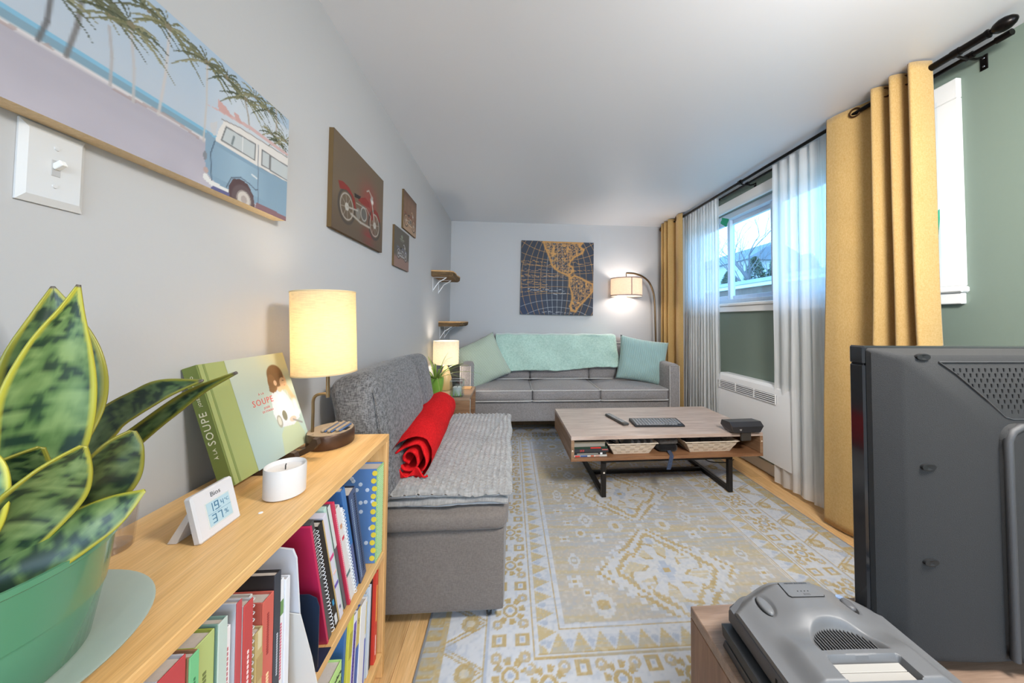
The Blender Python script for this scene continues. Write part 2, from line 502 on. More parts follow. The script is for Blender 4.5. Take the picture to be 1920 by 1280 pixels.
for y0, y1, x in ((1.365, 2.345, .05), (2.285, 2.87, .085), (2.81, 3.325, .05)):
    s = MB(); z0, z1, t = WZ0+.035, WZ1-.05, .035
    s.bounds(XR+x, XR+x+.03, y0, y0+t, z0, z1); s.bounds(XR+x, XR+x+.03, y1-t, y1, z0, z1)
    s.bounds(XR+x, XR+x+.03, y0+t, y1-t, z0, z0+t); s.bounds(XR+x, XR+x+.03, y0+t, y1-t, z1-t, z1)
    so = s.build('window_sash', m_frame, win, world=True)
    MB().bounds(XR+x+.012, XR+x+.016, y0+t-.004, y1-t+.004, z0+t-.004, z1-t+.004, 0).build('pane', m_pane, so, world=True)
def film(u, v):
    y = WY0-.02+u*(WY1-WY0+.04); z = WZ0-.001+v*(WZ1-WZ0+.02)
    e = math.exp(-((v)/.09)**2)+.35*math.exp(-((1-v)/.05)**2)
    d = noise.noise(Vector((y*26, z*9, 0)))*.012*e
    return (XR-.024-abs(d), y, z)
MB().grid(240, 60, film).build('insulating_film', clear_mat('shrink_film', (.95, .975, 1), .05, .06), win, world=True, recalc=False,
    label='crinkled clear plastic film over the window')
m_tape = plain('green_tape', (28, 150, 110), .6)
def tape(y, z, sy, sz, tilt):
    T = Matrix.Translation((XR-.028, y, z)) @ Matrix.Rotation(tilt, 4, 'X')
    MB().grid(8, 6, lambda u, v: (-.003-.004*math.sin(u*7+v*4)**2, (u-.5)*sy, (v-.5)*sz*(1-.25*u)), T).build('painter_tape', m_tape, win, world=True, label='torn green painter tape')
tape(2.76, 1.985, .10, .07, .5); tape(1.325, 1.50, .03, .22, .05)

# ---- outside the window
gr = MB().bounds(2.3, 40, -10, 50, .7, .9, 0).build('ground', plain('winter_grass', (150, 150, 125), .95, var=.2, vscale=2))
gr['kind'] = 'structure'
ga = thing('garage', 'low brown garage with white eaves seen through the window', 'building', (9.2, 12, .9))
MB().bounds(9.2, 12, 8, 16.5, .9, 2.42, 0).build('wall', plain('brown_siding', (120, 100, 92), .8), ga, world=True)
MB().bounds(9.05, 9.2, 7.8, 16.7, 2.42, 2.56, .01).build('eave_board', m_trim, ga, world=True)
MB().prism([(9.0, 2.56), (12.4, 2.56), (10.7, 3.0)], -16.8, -7.7, Matrix(((1, 0, 0, 0), (0, 0, -1, 0), (0, 1, 0, 0), (0, 0, 0, 1)))).build('roof', plain('grey_shingle', (150, 152, 160), .8), ga, world=True)
hs = thing('neighbour_house', 'pale neighbour house roof beyond the evergreens', 'building', (26, 36, .9))
MB().bounds(24, 30, 32, 46, .9, 7.4, 0).build('wall', plain('pale_siding', (190, 192, 196), .8), hs, world=True)
MB().prism([(23.5, 7.4), (30.5, 7.4), (27, 9.4)], -46.5, -31.5, Matrix(((1, 0, 0, 0), (0, 0, -1, 0), (0, 1, 0, 0), (0, 0, 0, 1)))).build('roof', plain('slate_shingle', (120, 126, 138), .8), hs, world=True)

def evergreen(x, y, h, r, seed, label):
    g = random.Random(seed); t = thing('evergreen', label, 'tree', (x, y, .9), group='evergreens beyond the garage')
    MB().tube([(0, 0, 0), (0, 0, h*.95)], [.12, .02], 6).build('trunk', plain('bark', (96, 80, 70), .9), t)
    mb = MB()
    for k in range(2600):
        z = g.random()**.8*h; rr = r*(1-z/h)**.7*(.35+.65*math.sqrt(g.random())); a = g.random()*2*PI
        p = Vector((rr*math.cos(a), rr*math.sin(a), .25+z)); d = Vector((math.cos(a), math.sin(a), g.uniform(-.5, .3))).normalized()*.22
        s = d.cross(Vector((g.uniform(-1, 1), g.uniform(-1, 1), 1))).normalized()*.07
        mb.add([p-s, p+d, p+s], [(0, 1, 2)])
    mb.build('foliage', plain('needle_green', (104, 128, 104), .8, var=.3, vscale=6), t, recalc=False, smooth=0)
evergreen(16.3, 19.0, 4.1, 1.3, 1, 'round evergreen tree left of the bare tree outside')
evergreen(16.7, 21.5, 4.4, 1.3, 2, 'taller evergreen tree farthest left through the window')
evergreen(15.9, 16.6, 3.6, 1.25, 3, 'shorter evergreen tree right of the bare tree outside')
evergreen(16.6, 24.0, 3.8, 1.3, 4, 'evergreen tree behind the sheer curtain outside')

def bare_tree(x, y, label, seed=7):
    g = random.Random(seed); t = thing('bare_tree', label, 'tree', (x, y, .9)); tr = MB(); br = MB()
    def grow(p, d, L, r, lev, mb):
        n = 4; pts = [p]; rs = [r]
        for i in range(n):
            d = (d+Vector((g.uniform(-.2, .2), g.uniform(-.2, .2), g.uniform(-.02, .14)))).normalized()
            p = p+d*L/n; pts.append(p); rs.append(r*(1-.5*(i+1)/n))
        mb.tube(pts, rs, 5 if lev < 2 else 3, caps=False)
        if lev < 5:
            for k in range(3 if lev else 6):
                a = g.random()*2*PI; sp_ = g.uniform(.45, .95)
                nd = (d+Vector((math.cos(a), math.sin(a), g.uniform(-.1, .4)))*sp_).normalized()
                grow(pts[g.choice((2, 3, 4, 4))], nd, L*g.uniform(.58, .8), rs[-1]*.85, lev+1, br)
    grow(Vector((0, 0, 0)), Vector((0, 0, 1)), 2.4, .17, 0, tr)
    mb_ = plain('grey_bark', (118, 112, 116), .9)
    tr.build('trunk', mb_, t, recalc=False); br.build('branches', mb_, t, recalc=False)
bare_tree(13.3, 17.0, 'leafless winter tree seen through the window')

# light switch
sw = thing('light_switch', 'white toggle light switch plate on the left wall', 'light switch', (XL, .538, 1.33))
MB().loft([[(XL+.0005, .538+sy*.036, 1.33+sz*.0575) for sy, sz in ((-1, -1), (1, -1), (1, 1), (-1, 1))],
           [(XL+.003, .538+sy*.036, 1.33+sz*.0575) for sy, sz in ((-1, -1), (1, -1), (1, 1), (-1, 1))],
           [(XL+.0075, .538+sy*.029, 1.33+sz*.047) for sy, sz in ((-1, -1), (1, -1), (1, 1), (-1, 1))]]).build('plate', plain('switch_plate', (208, 208, 208), .22), sw, world=True, smooth=20)
MB().bounds(XL+.0075, XL+.0082, .533, .543, 1.318, 1.342, .0003).build('toggle_slot', plain('slot_grey', (178, 178, 178), .5), sw, world=True)
T = Matrix.Translation((XL+.008, .538, 1.331)) @ Matrix.Rotation(-.55, 4, 'Y')
MB().box((.006, 0, .001), (.014, .0075, .009), .001, T).build('toggle', m_white, sw, world=True)
for z in (1.303, 1.36):
    s = MB().lathe([(0, 0), (.0034, 0), (.003, .0012), (0, .0014)], 12, T=basis((XL+.0075, .538, z), (0, 1, 0), (0, 0, 1))).build('screw', plain('screw_white', (205, 205, 205), .3), sw, world=True)
# ================================================================== WINDOW WALL: HEATER, RODS, CURTAINS
HX0, HX1, HY0, HY1, HZ0, HZ1 = 1.805, XR-.001, 2.02, 2.775, .14, .672
ht = thing('wall_heater', 'white wall heater with slotted grille under the window', 'heater', (1.85, 2.4, HZ0))
m_heat = plain('heater_enamel', (240, 240, 240), .35)
MB().loft([[(x, y, z) for x, z in ((HX0, HZ0), (HX1, HZ0), (HX1, HZ1), (HX0+.03, HZ1), (HX0+.008, HZ1-.018), (HX0, HZ1-.05))] for y in (HY0, HY1)]).build('body', m_heat, ht, world=True, smooth=25)
MB().bounds(HX0-.0022, HX0+.004, HY0+.12, HY1-.012, .548, .612, .001).build('grille_recess', plain('grille_shadow', (70, 72, 76), .7), ht, world=True)
sl = None
for i in range(5):
    z = .552+i*.0136
    o = MB().bounds(-.0035, .0035, -(HY1-HY0-.134)/2, (HY1-HY0-.134)/2, -.0032, .0032, .001).build('slat', m_heat, ht) if sl is None else share(sl, ht)
    sl = sl or o
    o.location = (HX0-.004-1.85, (HY0+.12+HY1-.012)/2-2.4, z-HZ0)
for k in range(4):
    y = HY0+.125+k*.2
    MB().bounds(HX0-.008, HX0, y-.004, y+.004, .547, .613, .001).build('grille_rib', m_heat, ht, world=True)

m_rod = plain('black_rod_metal', (30, 27, 26), .28, metal=.85)
m_bronze = plain('bronze_metal', (92, 66, 44), .35, metal=.9)
RX, RZ, SX, SZ = 1.775, 2.196, 1.832, 2.186
rods = thing('curtain_rod', 'double black curtain rod with finials above the window', 'curtain rod', (1.80, 2.4, 2.19))
MB().tube([(RX, 1.09, RZ), (RX, 1.30, RZ)], .0145, 14).tube([(RX, 1.30, RZ), (RX, 3.74, RZ)], .0105, 14).build('front_rod', m_rod, rods, world=True)
MB().tube([(SX, 1.06, SZ), (SX, 1.10, SZ), (SX, 1.101, SZ), (SX, 3.72, SZ)], [.0125, .0125, .009, .009], 14).build('rear_rod', m_rod, rods, world=True)
Tn = basis((RX, 1.09, RZ), (1, 0, 0), (0, 0, 1)); Tf = basis((RX, 3.74, RZ), (1, 0, 0), (0, 0, -1))
fin = [(0, 0), (.016, 0), (.017, .006), (.011, .009), (.010, .014), (.013, .017), (.020, .026), (.0245, .040), (.0235, .054), (.017, .068), (.008, .076), (0, .078)]
MB().lathe(fin, 20, T=Tn).build('finial', m_rod, rods, world=True, smooth=50)
MB().lathe(fin, 20, T=Tf).build('finial', m_bronze, rods, world=True, smooth=50)
for y in (1.175, 2.43, 3.60):
    b = MB()
    b.bounds(XR-.005, XR-.0005, y-.011, y+.011, 2.135, 2.195, .001)
    b.tube([(XR-.003, y, 2.188), (1.86, y, 2.176), (1.80, y, 2.178), (RX, y, 2.184)], .005, 6)
    b.tube([(SX, y-.012, SZ), (SX, y+.012, SZ)], .0135, 12); b.tube([(RX, y-.012, RZ), (RX, y+.012, RZ)], .0165, 12)
    bo = b.build('bracket', m_rod, rods, world=True)
    for z in (2.148, 2.182):
        MB().lathe([(0, 0), (.004, 0), (.003, .002), (0, .0022)], 8, T=basis((XR-.005, y, z), (0, -1, 0), (0, 0, 1))).build('screw', plain('steel', (150, 150, 150), .3, metal=.9), bo, world=True)

def cloth(name, path, z0, z1, parent, mat, nz=40, spread=1.0, yc=None, wav=.01, seed=0, hem=0., thick=0.0):
    """hanging cloth: a plan-view path (x,y) pulled down with slowly drifting folds"""
    pts = catmull(path, 7); n = len(pts)
    yc = yc if yc is not None else sum(p[1] for p in pts)/n
    xc = sum(p[0] for p in pts)/n
    def fn(u, v):
        i = int(round(u*(n-1))); x, y = pts[i]; z = z1+(z0-z1)*v
        k = 1+(spread-1)*v
        y2 = yc+(y-yc)*k; x2 = xc+(x-xc)*(1+.08*v)
        d = noise.noise_vector(Vector((y*9+seed, v*2.2, seed)))
        return (x2+d[0]*wav*v, y2+d[1]*wav*v, z+hem*noise.noise(Vector((y*5, seed, 0)))*(v**8))
    mb = MB(); mb.grid(n, nz, fn)
    o = mb.build(name, mat, parent, world=True, recalc=False, smooth=180)
    if thick:
        s = o.modifiers.new('thickness', 'SOLIDIFY'); s.thickness = thick
    return o
m_yel = fabric('mustard_weave', (196, 160, 98), (212, 180, 122), 420, .8, .3, .05, .3)
def yellow_translucent(m):
    nt = m.node_tree; out = nt.nodes['Material Output']; b = nt.nodes['Principled BSDF']
    t = nt.nodes.new('ShaderNodeBsdfTranslucent'); t.inputs[0].default_value = (*lin(225, 170, 80), 1)
    mx = nt.nodes.new('ShaderNodeMixShader'); mx.inputs[0].default_value = .22
    nt.links.new(b.outputs[0], mx.inputs[1]); nt.links.new(t.outputs[0], mx.inputs[2]); nt.links.new(mx.outputs[0], out.inputs[0])
yellow_translucent(m_yel)
def ring(mb, y, x, ang):
    T = Matrix.Translation((x, y, RZ)) @ Matrix.Rotation(ang, 4, 'Z')
    mb.tube([(.021*math.cos(a), 0, .021*math.sin(a)) for a in [2*PI*k/20 for k in range(20)]], .0042, 8, closed=True, T=T)
# near curtain
nc = thing('curtain', 'mustard yellow grommet curtain hanging nearest the television', 'curtain', (1.78, 1.45, 0))
NP = [(1.735, 1.682), (1.745, 1.62), (1.775, 1.55), (1.815, 1.49), (1.82, 1.46), (1.745, 1.435), (1.712, 1.415), (1.74, 1.392), (1.80, 1.375), (1.81, 1.358), (1.735, 1.345), (1.705, 1.325), (1.735, 1.305), (1.80, 1.292), (1.80, 1.275), (1.725, 1.262), (1.70, 1.24), (1.735, 1.226), (1.78, 1.22)]
NP = [(min(x, 1.798), 1.682-(1.682-y)*.925) for x, y in NP]
cloth('panel', NP, .012, 2.228, nc, m_yel, 60, 1.17, 1.34, .018, 3, .0, .002)
g = MB(); ring(g, 1.560, 1.765, math.radians(-70)); gz = g.build('grommet', m_bronze, nc, world=True)
g = MB(); ring(g, 1.410, 1.752, math.radians(-35)); g.build('grommet', m_bronze, nc, world=True)
g = MB(); ring(g, 1.330, 1.752, math.radians(-35)); g.build('grommet', m_bronze, nc, world=True)
# far curtain
fc = thing('curtain', 'mustard yellow grommet curtain behind the floor lamp', 'curtain', (1.78, 3.5, 0))
FP = [(1.76, 3.27), (1.735, 3.32), (1.755, 3.40), (1.80, 3.455), (1.745, 3.48), (1.715, 3.50), (1.755, 3.525), (1.81, 3.545), (1.745, 3.565), (1.712, 3.585), (1.755, 3.61), (1.81, 3.63), (1.75, 3.65), (1.72, 3.67), (1.76, 3.69), (1.80, 3.705)]
cloth('panel', FP, .012, 2.228, fc, m_yel, 50, 1.06, 3.42, .01, 9, 0, .002)
g = MB(); ring(g, 3.385, 1.745, math.radians(70)); g.build('grommet', m_bronze, fc, world=True)
# sheers
m_sheer = sheer_mat('sheer_voile', (253, 253, 253), .82)
def sheer_path(y0, y1, n, seed, amp):
    g = random.Random(seed); P = []
    for i in range(n+1):
        y = y0+(y1-y0)*i/n
        P.append((SX-.021+(amp*g.uniform(.5, 1.1))*(1 if i % 2 else -1)*.8, y+g.uniform(-.3, .3)*(y1-y0)/n))
    return P
m_seam = sheer_mat('sheer_seam', (150, 152, 156), .75)
def sheer(label, y0, y1, n, seed, amp, z0):
    t = thing('sheer_curtain', label, 'curtain', (SX, (y0+y1)/2, 0))
    P = sheer_path(y0, y1, n, seed, amp)
    cloth('voile', P, z0, 2.200, t, m_sheer, 46, 1.04, None, .016, seed, .02)
    mb = MB(); g = random.Random(seed)
    for k in range(3, n-1, 5):
        x, y = P[k]; yc = (y0+y1)/2
        mb.tube([(x-.010+g.uniform(-.004, .004), yc+(y-yc)*(1+.06*v)+.004*math.sin(v*5+k), 2.16+(z0-2.14)*v) for v in [i/10 for i in range(11)]], .0013, 5)
    mb.build('seam_thread', m_seam, t, world=True, recalc=False)
sheer('white sheer curtain behind the far yellow curtain', 2.745, 3.34, 26, 5, .013, .03)
sheer('white sheer curtain beside the near yellow curtain', 1.272, 2.145, 24, 8, .013, .03)

# ================================================================== LEFT WALL: CANVASES AND SHELVES
def grid_panel(mb_name, P, pos, mat, parent, world=True):
    """a printed sheet: P painted in (u,v), pos maps u,v to a point"""
    n, m = P.nu, P.nv
    vs = [pos(P.u[j, i], P.v[j, i]) for j in range(m) for i in range(n)]
    fs = [(j*n+i, j*n+i+1, (j+1)*n+i+1, (j+1)*n+i) for j in range(m-1) for i in range(n-1)]
    mb = MB(); mb.add(vs, fs)
    return mb.build(mb_name, mat, parent, world=world, smooth=0, recalc=False, colors=P.lincol())
m_print = printed('canvas_print', .55, .3)

def palm(P, u, v, s, seed, n=11):
    """a crown of feathery fronds arching out of the top of a trunk"""
    g = random.Random(seed)
    for k in range(n):
        a = -.35+(PI+.7)*k/(n-1)+g.uniform(-.12, .12); L = s*g.uniform(.8, 1.1); c = g.choice([(92, 94, 72), (112, 112, 84), (78, 84, 66), (134, 132, 104)])
        pts = []
        for i in range(9):
            t = i/8; pts.append((u+math.cos(a)*L*t, v+math.sin(a)*L*t*.8-L*.42*t*t))
        up_, lo = [], []
        for i in range(9):
            t = i/8; w_ = s*.085*math.sin(PI*min(1, t*.85+.12))
            up_.append((pts[i][0], pts[i][1]+w_*.35)); lo.append((pts[i][0], pts[i][1]-w_*(1.0 if i % 2 else .45)))
        P.poly(up_+lo[::-1], c, .9); P.line(pts, s*.02, tuple(x-22 for x in c), .8)
    P.ell(u, v, s*.09, s*.08, (120, 112, 92))

vz0, vz1, vy0, vy1 = 1.39, 1.689, .10, 1.002
P = Paint(vy0, vy1, vz0, vz1, 380, 128, (168, 178, 190))
n_ = vnoise(P.u.shape, (5, 14), 1, 3)
P.put(np.clip((P.v-1.53)/.17, 0, 1), (150, 172, 194), .75)                                   # sky
P.put(np.clip((P.u-.72)/.1, 0, 1)*(P.v < 1.66), (196, 200, 204), .6)
P.put((P.v < 1.510)*1., (118, 146, 162)); P.put(((P.v < 1.511) & (P.v > 1.5035))*1., (120, 166, 192))
P.put(np.clip((1.4935-P.v)/.004, 0, 1), (198, 193, 194)); P.put(np.clip((1.488-P.v)/.006, 0, 1), (160, 156, 166))
P.put(np.clip((1.475-P.v)/.01, 0, 1)*(.3+.7*n_), (164, 160, 170), .9)
P.put(np.clip((1.45-P.v)/.05, 0, 1)*n_, (186, 180, 190), .6)
P.put((np.abs(P.v-1.487-.004*np.sin(P.u*40)) < .003)*(n_ > .5)*1., (150, 132, 128), .6)
for (a, b, w, c) in (((.492, 1.49), (.502, 1.56), .010, (96, 96, 98)), ((.521, 1.491), (.536, 1.60), .011, (110, 108, 108)), ((.575, 1.486), (.57, 1.58), .008, (160, 156, 156)), ((.608, 1.481), (.60, 1.60), .008, (172, 168, 168)), ((.649, 1.484), (.662, 1.652), .009, (182, 176, 174)), ((.739, 1.483), (.741, 1.651), .007, (180, 172, 166)), ((.859, 1.58), (.843, 1.64), .008, (150, 140, 128)), ((.95, 1.585), (.948, 1.693), .012, (168, 160, 152)), ((.30, 1.49), (.31, 1.66), .010, (140, 136, 134)), ((.22, 1.49), (.20, 1.62), .010, (120, 118, 118))):
    P.line([a, ((a[0]+b[0])/2+.003, (a[1]+b[1])/2), b], w*.55, c, .9)
for i, (u, v, s) in enumerate(((.502, 1.575, .055), (.538, 1.615, .06), (.572, 1.60, .055), (.60, 1.61, .075), (.625, 1.66, .06), (.66, 1.66, .075), (.741, 1.655, .075), (.79, 1.66, .06), (.845, 1.645, .07), (.875, 1.67, .06), (.92, 1.665, .06), (.95, 1.69, .05), (.935, 1.61, .05), (.965, 1.60, .05), (.99, 1.62, .06), (.31, 1.665, .07), (.20, 1.63, .07))):
    palm(P, u, v, s, i+3)
# camper van with a board on the roof
P.poly([(.745, 1.566), (.77, 1.569), (.858, 1.579), (1.01, 1.581), (1.01, 1.590), (.858, 1.588), (.79, 1.579)], (190, 162, 160))
P.poly([(.769, 1.596), (.772, 1.571), (.81, 1.577), (.791, 1.590)], (186, 150, 146)); P.poly([(.812, 1.593), (.818, 1.577), (.838, 1.578), (.825, 1.594)], (186, 150, 146))
P.poly([(.746, 1.512), (.743, 1.48), (.743, 1.456), (.747, 1.425), (.761, 1.410), (.805, 1.402), (1.01, 1.400), (1.01, 1.504), (.766, 1.500)], (124, 149, 168))
P.put(((P.u > .76) & (P.u < .93) & (P.v < 1.49) & (P.v > 1.42))*np.clip(1-np.abs(P.u-.84)/.09, 0, 1), (154, 178, 194), .55)
P.poly([(.787, 1.556), (.83, 1.566), (1.01, 1.578), (1.01, 1.506), (.89, 1.500), (.766, 1.499), (.775, 1.53)], (206, 202, 198))
for q in ([(.793, 1.546), (.880, 1.552), (.879, 1.510), (.782, 1.509)], [(.903, 1.549), (.930, 1.550), (.930, 1.510), (.903, 1.509)], [(.934, 1.549), (1.01, 1.552), (1.01, 1.510), (.934, 1.509)]):
    P.poly(q, (176, 182, 184)); P.line(q+[q[0]], .0028, (96, 98, 100))
P.poly([(.752, 1.530), (.771, 1.545), (.766, 1.508), (.757, 1.512)], (182, 182, 184))
P.line([(.84, 1.548), (.84, 1.512)], .003, (205, 205, 205)); P.line([(.81, 1.515), (.815, 1.535)], .005, (110, 120, 122))
P.line([(.761, 1.409), (.757, 1.467), (.766, 1.499)], .0022, (70, 84, 100)); P.line([(.889, 1.555), (.895, 1.405)], .0022, (92, 104, 118))
P.line([(.780, 1.556), (.83, 1.566), (1.0, 1.577)], .0022, (130, 124, 120)); P.line([(.766, 1.4995), (.89, 1.4995), (1.0, 1.505)], .0016, (120, 130, 140))
P.line([(.872, 1.470), (.888, 1.467)], .004, (210, 212, 212))
P.poly([(.806, 1.39), (.806, 1.415), (.816, 1.435), (.838, 1.444), (.86, 1.440), (.878, 1.42), (.885, 1.39)], (84, 66, 68))
P.line([(.799, 1.408), (.812, 1.436), (.838, 1.448), (.866, 1.443), (.886, 1.436), (.893, 1.44)], .0025, (80, 92, 106))
P.ell(.848, 1.398, .036, .036, (96, 82, 84)); P.ell(.850, 1.398, .023, .023, (188, 182, 176)); P.ring(.850, 1.398, .020, .020, .003, (140, 134, 130)); P.ell(.850, 1.398, .010, .010, (160, 150, 146))
P.poly([(.740, 1.413), (.748, 1.418), (.758, 1.409), (.806, 1.404), (.806, 1.398), (.761, 1.397), (.743, 1.404)], (208, 208, 206))
P.ell(.744, 1.455, .0045, .011, (120, 124, 130)); P.ell(.747, 1.425, .006, .007, (170, 150, 146))
P.poly([(.885, 1.39), (1.01, 1.39), (1.01, 1.403), (.89, 1.406)], (126, 98, 104)); P.poly([(.76, 1.39), (.808, 1.39), (.808, 1.399), (.765, 1.398)], (92, 92, 130))
va = thing('canvas_print', 'long beach canvas print with palms and blue camper van', 'canvas', (XL, .55, 1.39))
MB().bounds(XL+.0005, XL+.034, vy0+.0004, vy1-.0004, vz0+.0004, vz1-.0004, 0).build('stretched_canvas', fabric('canvas_side', (206, 182, 140), (220, 198, 158), 500, .8, .2, .05), va, world=True)
grid_panel('print', P, lambda u, v: (XL+.0345, u, v), m_print, va)

# motorbike canvases
def bike(P, u, v, s, body, seed, line=(158, 152, 142)):
    """simple outline of a motorbike seen from the side, wheels at u-s and u+s"""
    L = lambda pts, w, c, al=1.: P.line([(u+s*a, v+s*b) for a, b in pts], w*s, c, al)
    for q in (-.95, .95):
        P.ring(u+q*s, v, .46*s, .46*s, .10*s, (70, 64, 58)); P.ring(u+q*s, v, .36*s, .36*s, .05*s, line)
        for k in range(8):
            a = k*PI/4+.2; L([(q, 0), (q+.34*math.cos(a), .34*math.sin(a))], .02, line, .7)
        P.ell(u+q*s, v, .12*s, .12*s, (170, 166, 158))
    P.poly([(u+s*a, v+s*b) for a, b in ((-1.45, .55), (-1.2, .62), (-.85, .58), (-.5, .38), (-.38, .05), (-.5, .06), (-.7, .40), (-1.0, .46), (-1.35, .36))], body)
    P.poly([(u+s*a, v+s*b) for a, b in ((-.15, .55), (.2, .68), (.5, .62), (.55, .46), (.1, .40), (-.3, .42))], body)
    P.poly([(u+s*a, v+s*b) for a, b in ((.62, .52), (.75, .35), (.95, .55), (1.2, .50), (1.42, .25), (1.32, .22), (1.1, .40), (.88, .40), (.76, .1), (.66, .1))], body)
    P.poly([(u+s*a, v+s*b) for a, b in ((-.55, .55), (-.1, .6), (-.2, .48), (-.5, .44))], (48, 44, 40))
    P.ell(u+.12*s, v+.12*s, .26*s, .28*s, (96, 92, 86)); P.ring(u+.12*s, v+.12*s, .2*s, .2*s, .05*s, line); P.ell(u-.25*s, v+.02*s, .16*s, .18*s, (120, 116, 108))
    L([(-.7, -.12), (-.1, -.2), (.55, -.18)], .07, line); L([(-.95, 0), (-.3, .1)], .05, line); L([(.62, .9), (.95, 0)], .06, line)
    L([(.62, .9), (.45, 1.0), (.3, .92)], .05, line); L([(.62, .75), (.72, .85)], .12, (150, 146, 140)); L([(.7, .7), (.75, .72)], .14, (200, 196, 190))
    L([(-.4, .3), (.3, .35), (.6, .2)], .03, line, .8)
m_pside = plain('brown_canvas_side', (96, 74, 40), .7)
def canvas_on_left(label, y0, y1, z0, z1, P, xd=.018, side=m_pside):
    t = thing('canvas_print', label, 'canvas', (XL, (y0+y1)/2, z0))
    MB().bounds(XL+.0005, XL+xd-.0006, y0+.0004, y1-.0004, z0+.0004, z1-.0004, 0).build('stretched_canvas', side, t, world=True)
    grid_panel('print', P, lambda u, v: (XL+xd, u, v), m_print, t)
y0, y1, z0, z1 = 1.275, 1.762, 1.451, 1.829
P = Paint(y0, y1, z0, z1, 200, 160, (104, 90, 74))
P.put(np.clip((z0+.16-P.v)/.18, 0, 1), (84, 70, 58), .8)
q = np.exp(-(((P.u-1.60)/.085)**2+((P.v-1.66)/.075)**2)); P.put(q, (150, 58, 54), .7)
q = np.exp(-(((P.u-1.60)/.06)**2+((P.v-1.49)/.035)**2))*(np.sin(P.v*900) > -.3); P.put(q, (140, 34, 40), .9)
bike(P, 1.525, 1.565, .145, (126, 50, 44), 1)
canvas_on_left('large dark canvas of a red motorbike on the left wall', y0, y1, z0, z1, P)
y0, y1, z0, z1 = 2.108, 2.387, 1.680, 1.927
P = Paint(y0, y1, z0, z1, 90, 80, (112, 88, 72))
nn = vnoise(P.u.shape, (8, 8), 5, 3); P.put(nn, (150, 116, 94), .7); P.put(np.clip((z0+.08-P.v)/.06, 0, 1), (176, 148, 122), .7); P.put(np.clip((P.v-z1+.06)/.06, 0, 1), (84, 66, 56), .7)
bike(P, 2.245, 1.745, .085, (122, 80, 62), 2, (196, 168, 140))
canvas_on_left('small brown motorbike canvas, the upper of the small pair', y0, y1, z0, z1, P, .012)
y0, y1, z0, z1 = 1.957, 2.234, 1.418, 1.658
P = Paint(y0, y1, z0, z1, 90, 80, (92, 86, 78))
P.put(np.clip((z0+.075-P.v)/.02, 0, 1), (140, 112, 102), .9)
bike(P, 2.10, 1.505, .07, (100, 100, 108), 3, (190, 190, 196))
P.ell(2.09, 1.615, .018, .012, (120, 130, 112)); P.line([(2.06, 1.598), (2.13, 1.598)], .006, (128, 136, 118)); P.line([(2.07, 1.588), (2.12, 1.588)], .004, (120, 126, 112))
canvas_on_left('small grey motorbike canvas, the lower of the small pair', y0, y1, z0, z1, P, .012)

# two live-edge corner shelves
m_live = wood('rustic_wood', (72, 56, 40), (104, 84, 60), (132, 108, 78), (2, 14, 14), 5, .8, .2, .5)
m_top = wood('cut_wood', (186, 140, 84), (206, 160, 104), (216, 176, 124), (2, 12, 12), 5, .6)
m_brk = plain('white_bracket', (226, 228, 232), .4)
def live_shelf(label, x1, y0, y1, z1, th, seed):
    t = thing('wall_shelf', label, 'shelf', (XL, (y0+y1)/2, z1-th))
    g = random.Random(seed)
    poly = [(XL+.001, y0), (XL+(x1-XL)*.5, y0+.004), (x1-.03, y0+.012), (x1-.004, y0+.05), (x1, y0+.16), (x1-.012, y0+.30), (x1-.004, y1-.03), (x1-.02, y1), (XL+.001, y1)]
    n = len(poly); cx = sum(p[0] for p in poly)/n; cy = sum(p[1] for p in poly)/n
    rings = []
    for k, (zz, sc) in enumerate(((0, .90), (.25, .985), (.8, 1.0))):
        rings.append([((XL+.001) if i in (0, n-1) else XL+(p[0]-XL)*sc+g.uniform(-.003, .003), cy+(p[1]-cy)*(1-(1-sc)*.5), z1-th+th*zz) for i, p in enumerate(poly)])
    MB().loft(rings).build('plank_body', m_live, t, world=True, smooth=20)
    MB().prism(poly, z1-th*.2+.0003, z1).build('plank_top', m_top, t, world=True)
    for y in (y0+.07, y0+.30):
        b = MB(); b.bounds(XL+.0005, XL+.003, y-.009, y+.009, z1-th-.13, z1-th-.001, .001); b.bounds(XL+.003, XL+.12, y-.009, y+.009, z1-th-.004, z1-th-.0005, .001)
        b.tube([(XL+.004, y, z1-th-.115), (XL+.05, y, z1-th-.045), (XL+.115, y, z1-th-.006)], .004, 6)
        b.build('bracket', m_brk, t, world=True)
live_shelf('rough live-edge wooden corner shelf, the higher one', -.505, 2.90, 3.38, 1.532, .052, 2)
live_shelf('rough live-edge wooden corner shelf, the lower one', -.455, 3.22, 3.66, 1.086, .048, 5)

# map canvas on the back wall
mx0, mx1, mz0, mz1 = .105, .950, 1.168, 2.020
P = Paint(mx0, mx1, mz0, mz1, 260, 260, (44, 52, 66))
nb = vnoise(P.u.shape, (4, 4), 3, 3); P.put(nb, (56, 60, 72), .8); P.put(np.clip(1-(P.u-mx0)/.5, 0, 1)*np.clip(1-(P.v-mz0)/.6, 0, 1), (38, 56, 92), .75)
W_, H_ = mx1-mx0, mz1-mz0
U = lambda a: mx0+a*W_
V = lambda b: mz0+b*H_
og, pl, wt = (196, 146, 84), (176, 138, 102), (172, 176, 178)
gcx, gcy = U(.5), V(.47)
for k in range(-9, 10):                                     # meridians: circles through both poles
    d = k/9*.98
    pts = []
    for i in range(25):
        lat = -PI/2+PI*i/24; x = math.sin(d*PI/2)*math.cos(lat); y = math.sin(lat)
        kk = 2/(1+math.cos(d*PI/2)*math.cos(lat)); pts.append((gcx+x*kk*W_*.44, gcy+y*kk*H_*.44))
    c = wt if -2 <= k <= 1 else og
    P.line(pts, .0055, c, .75)
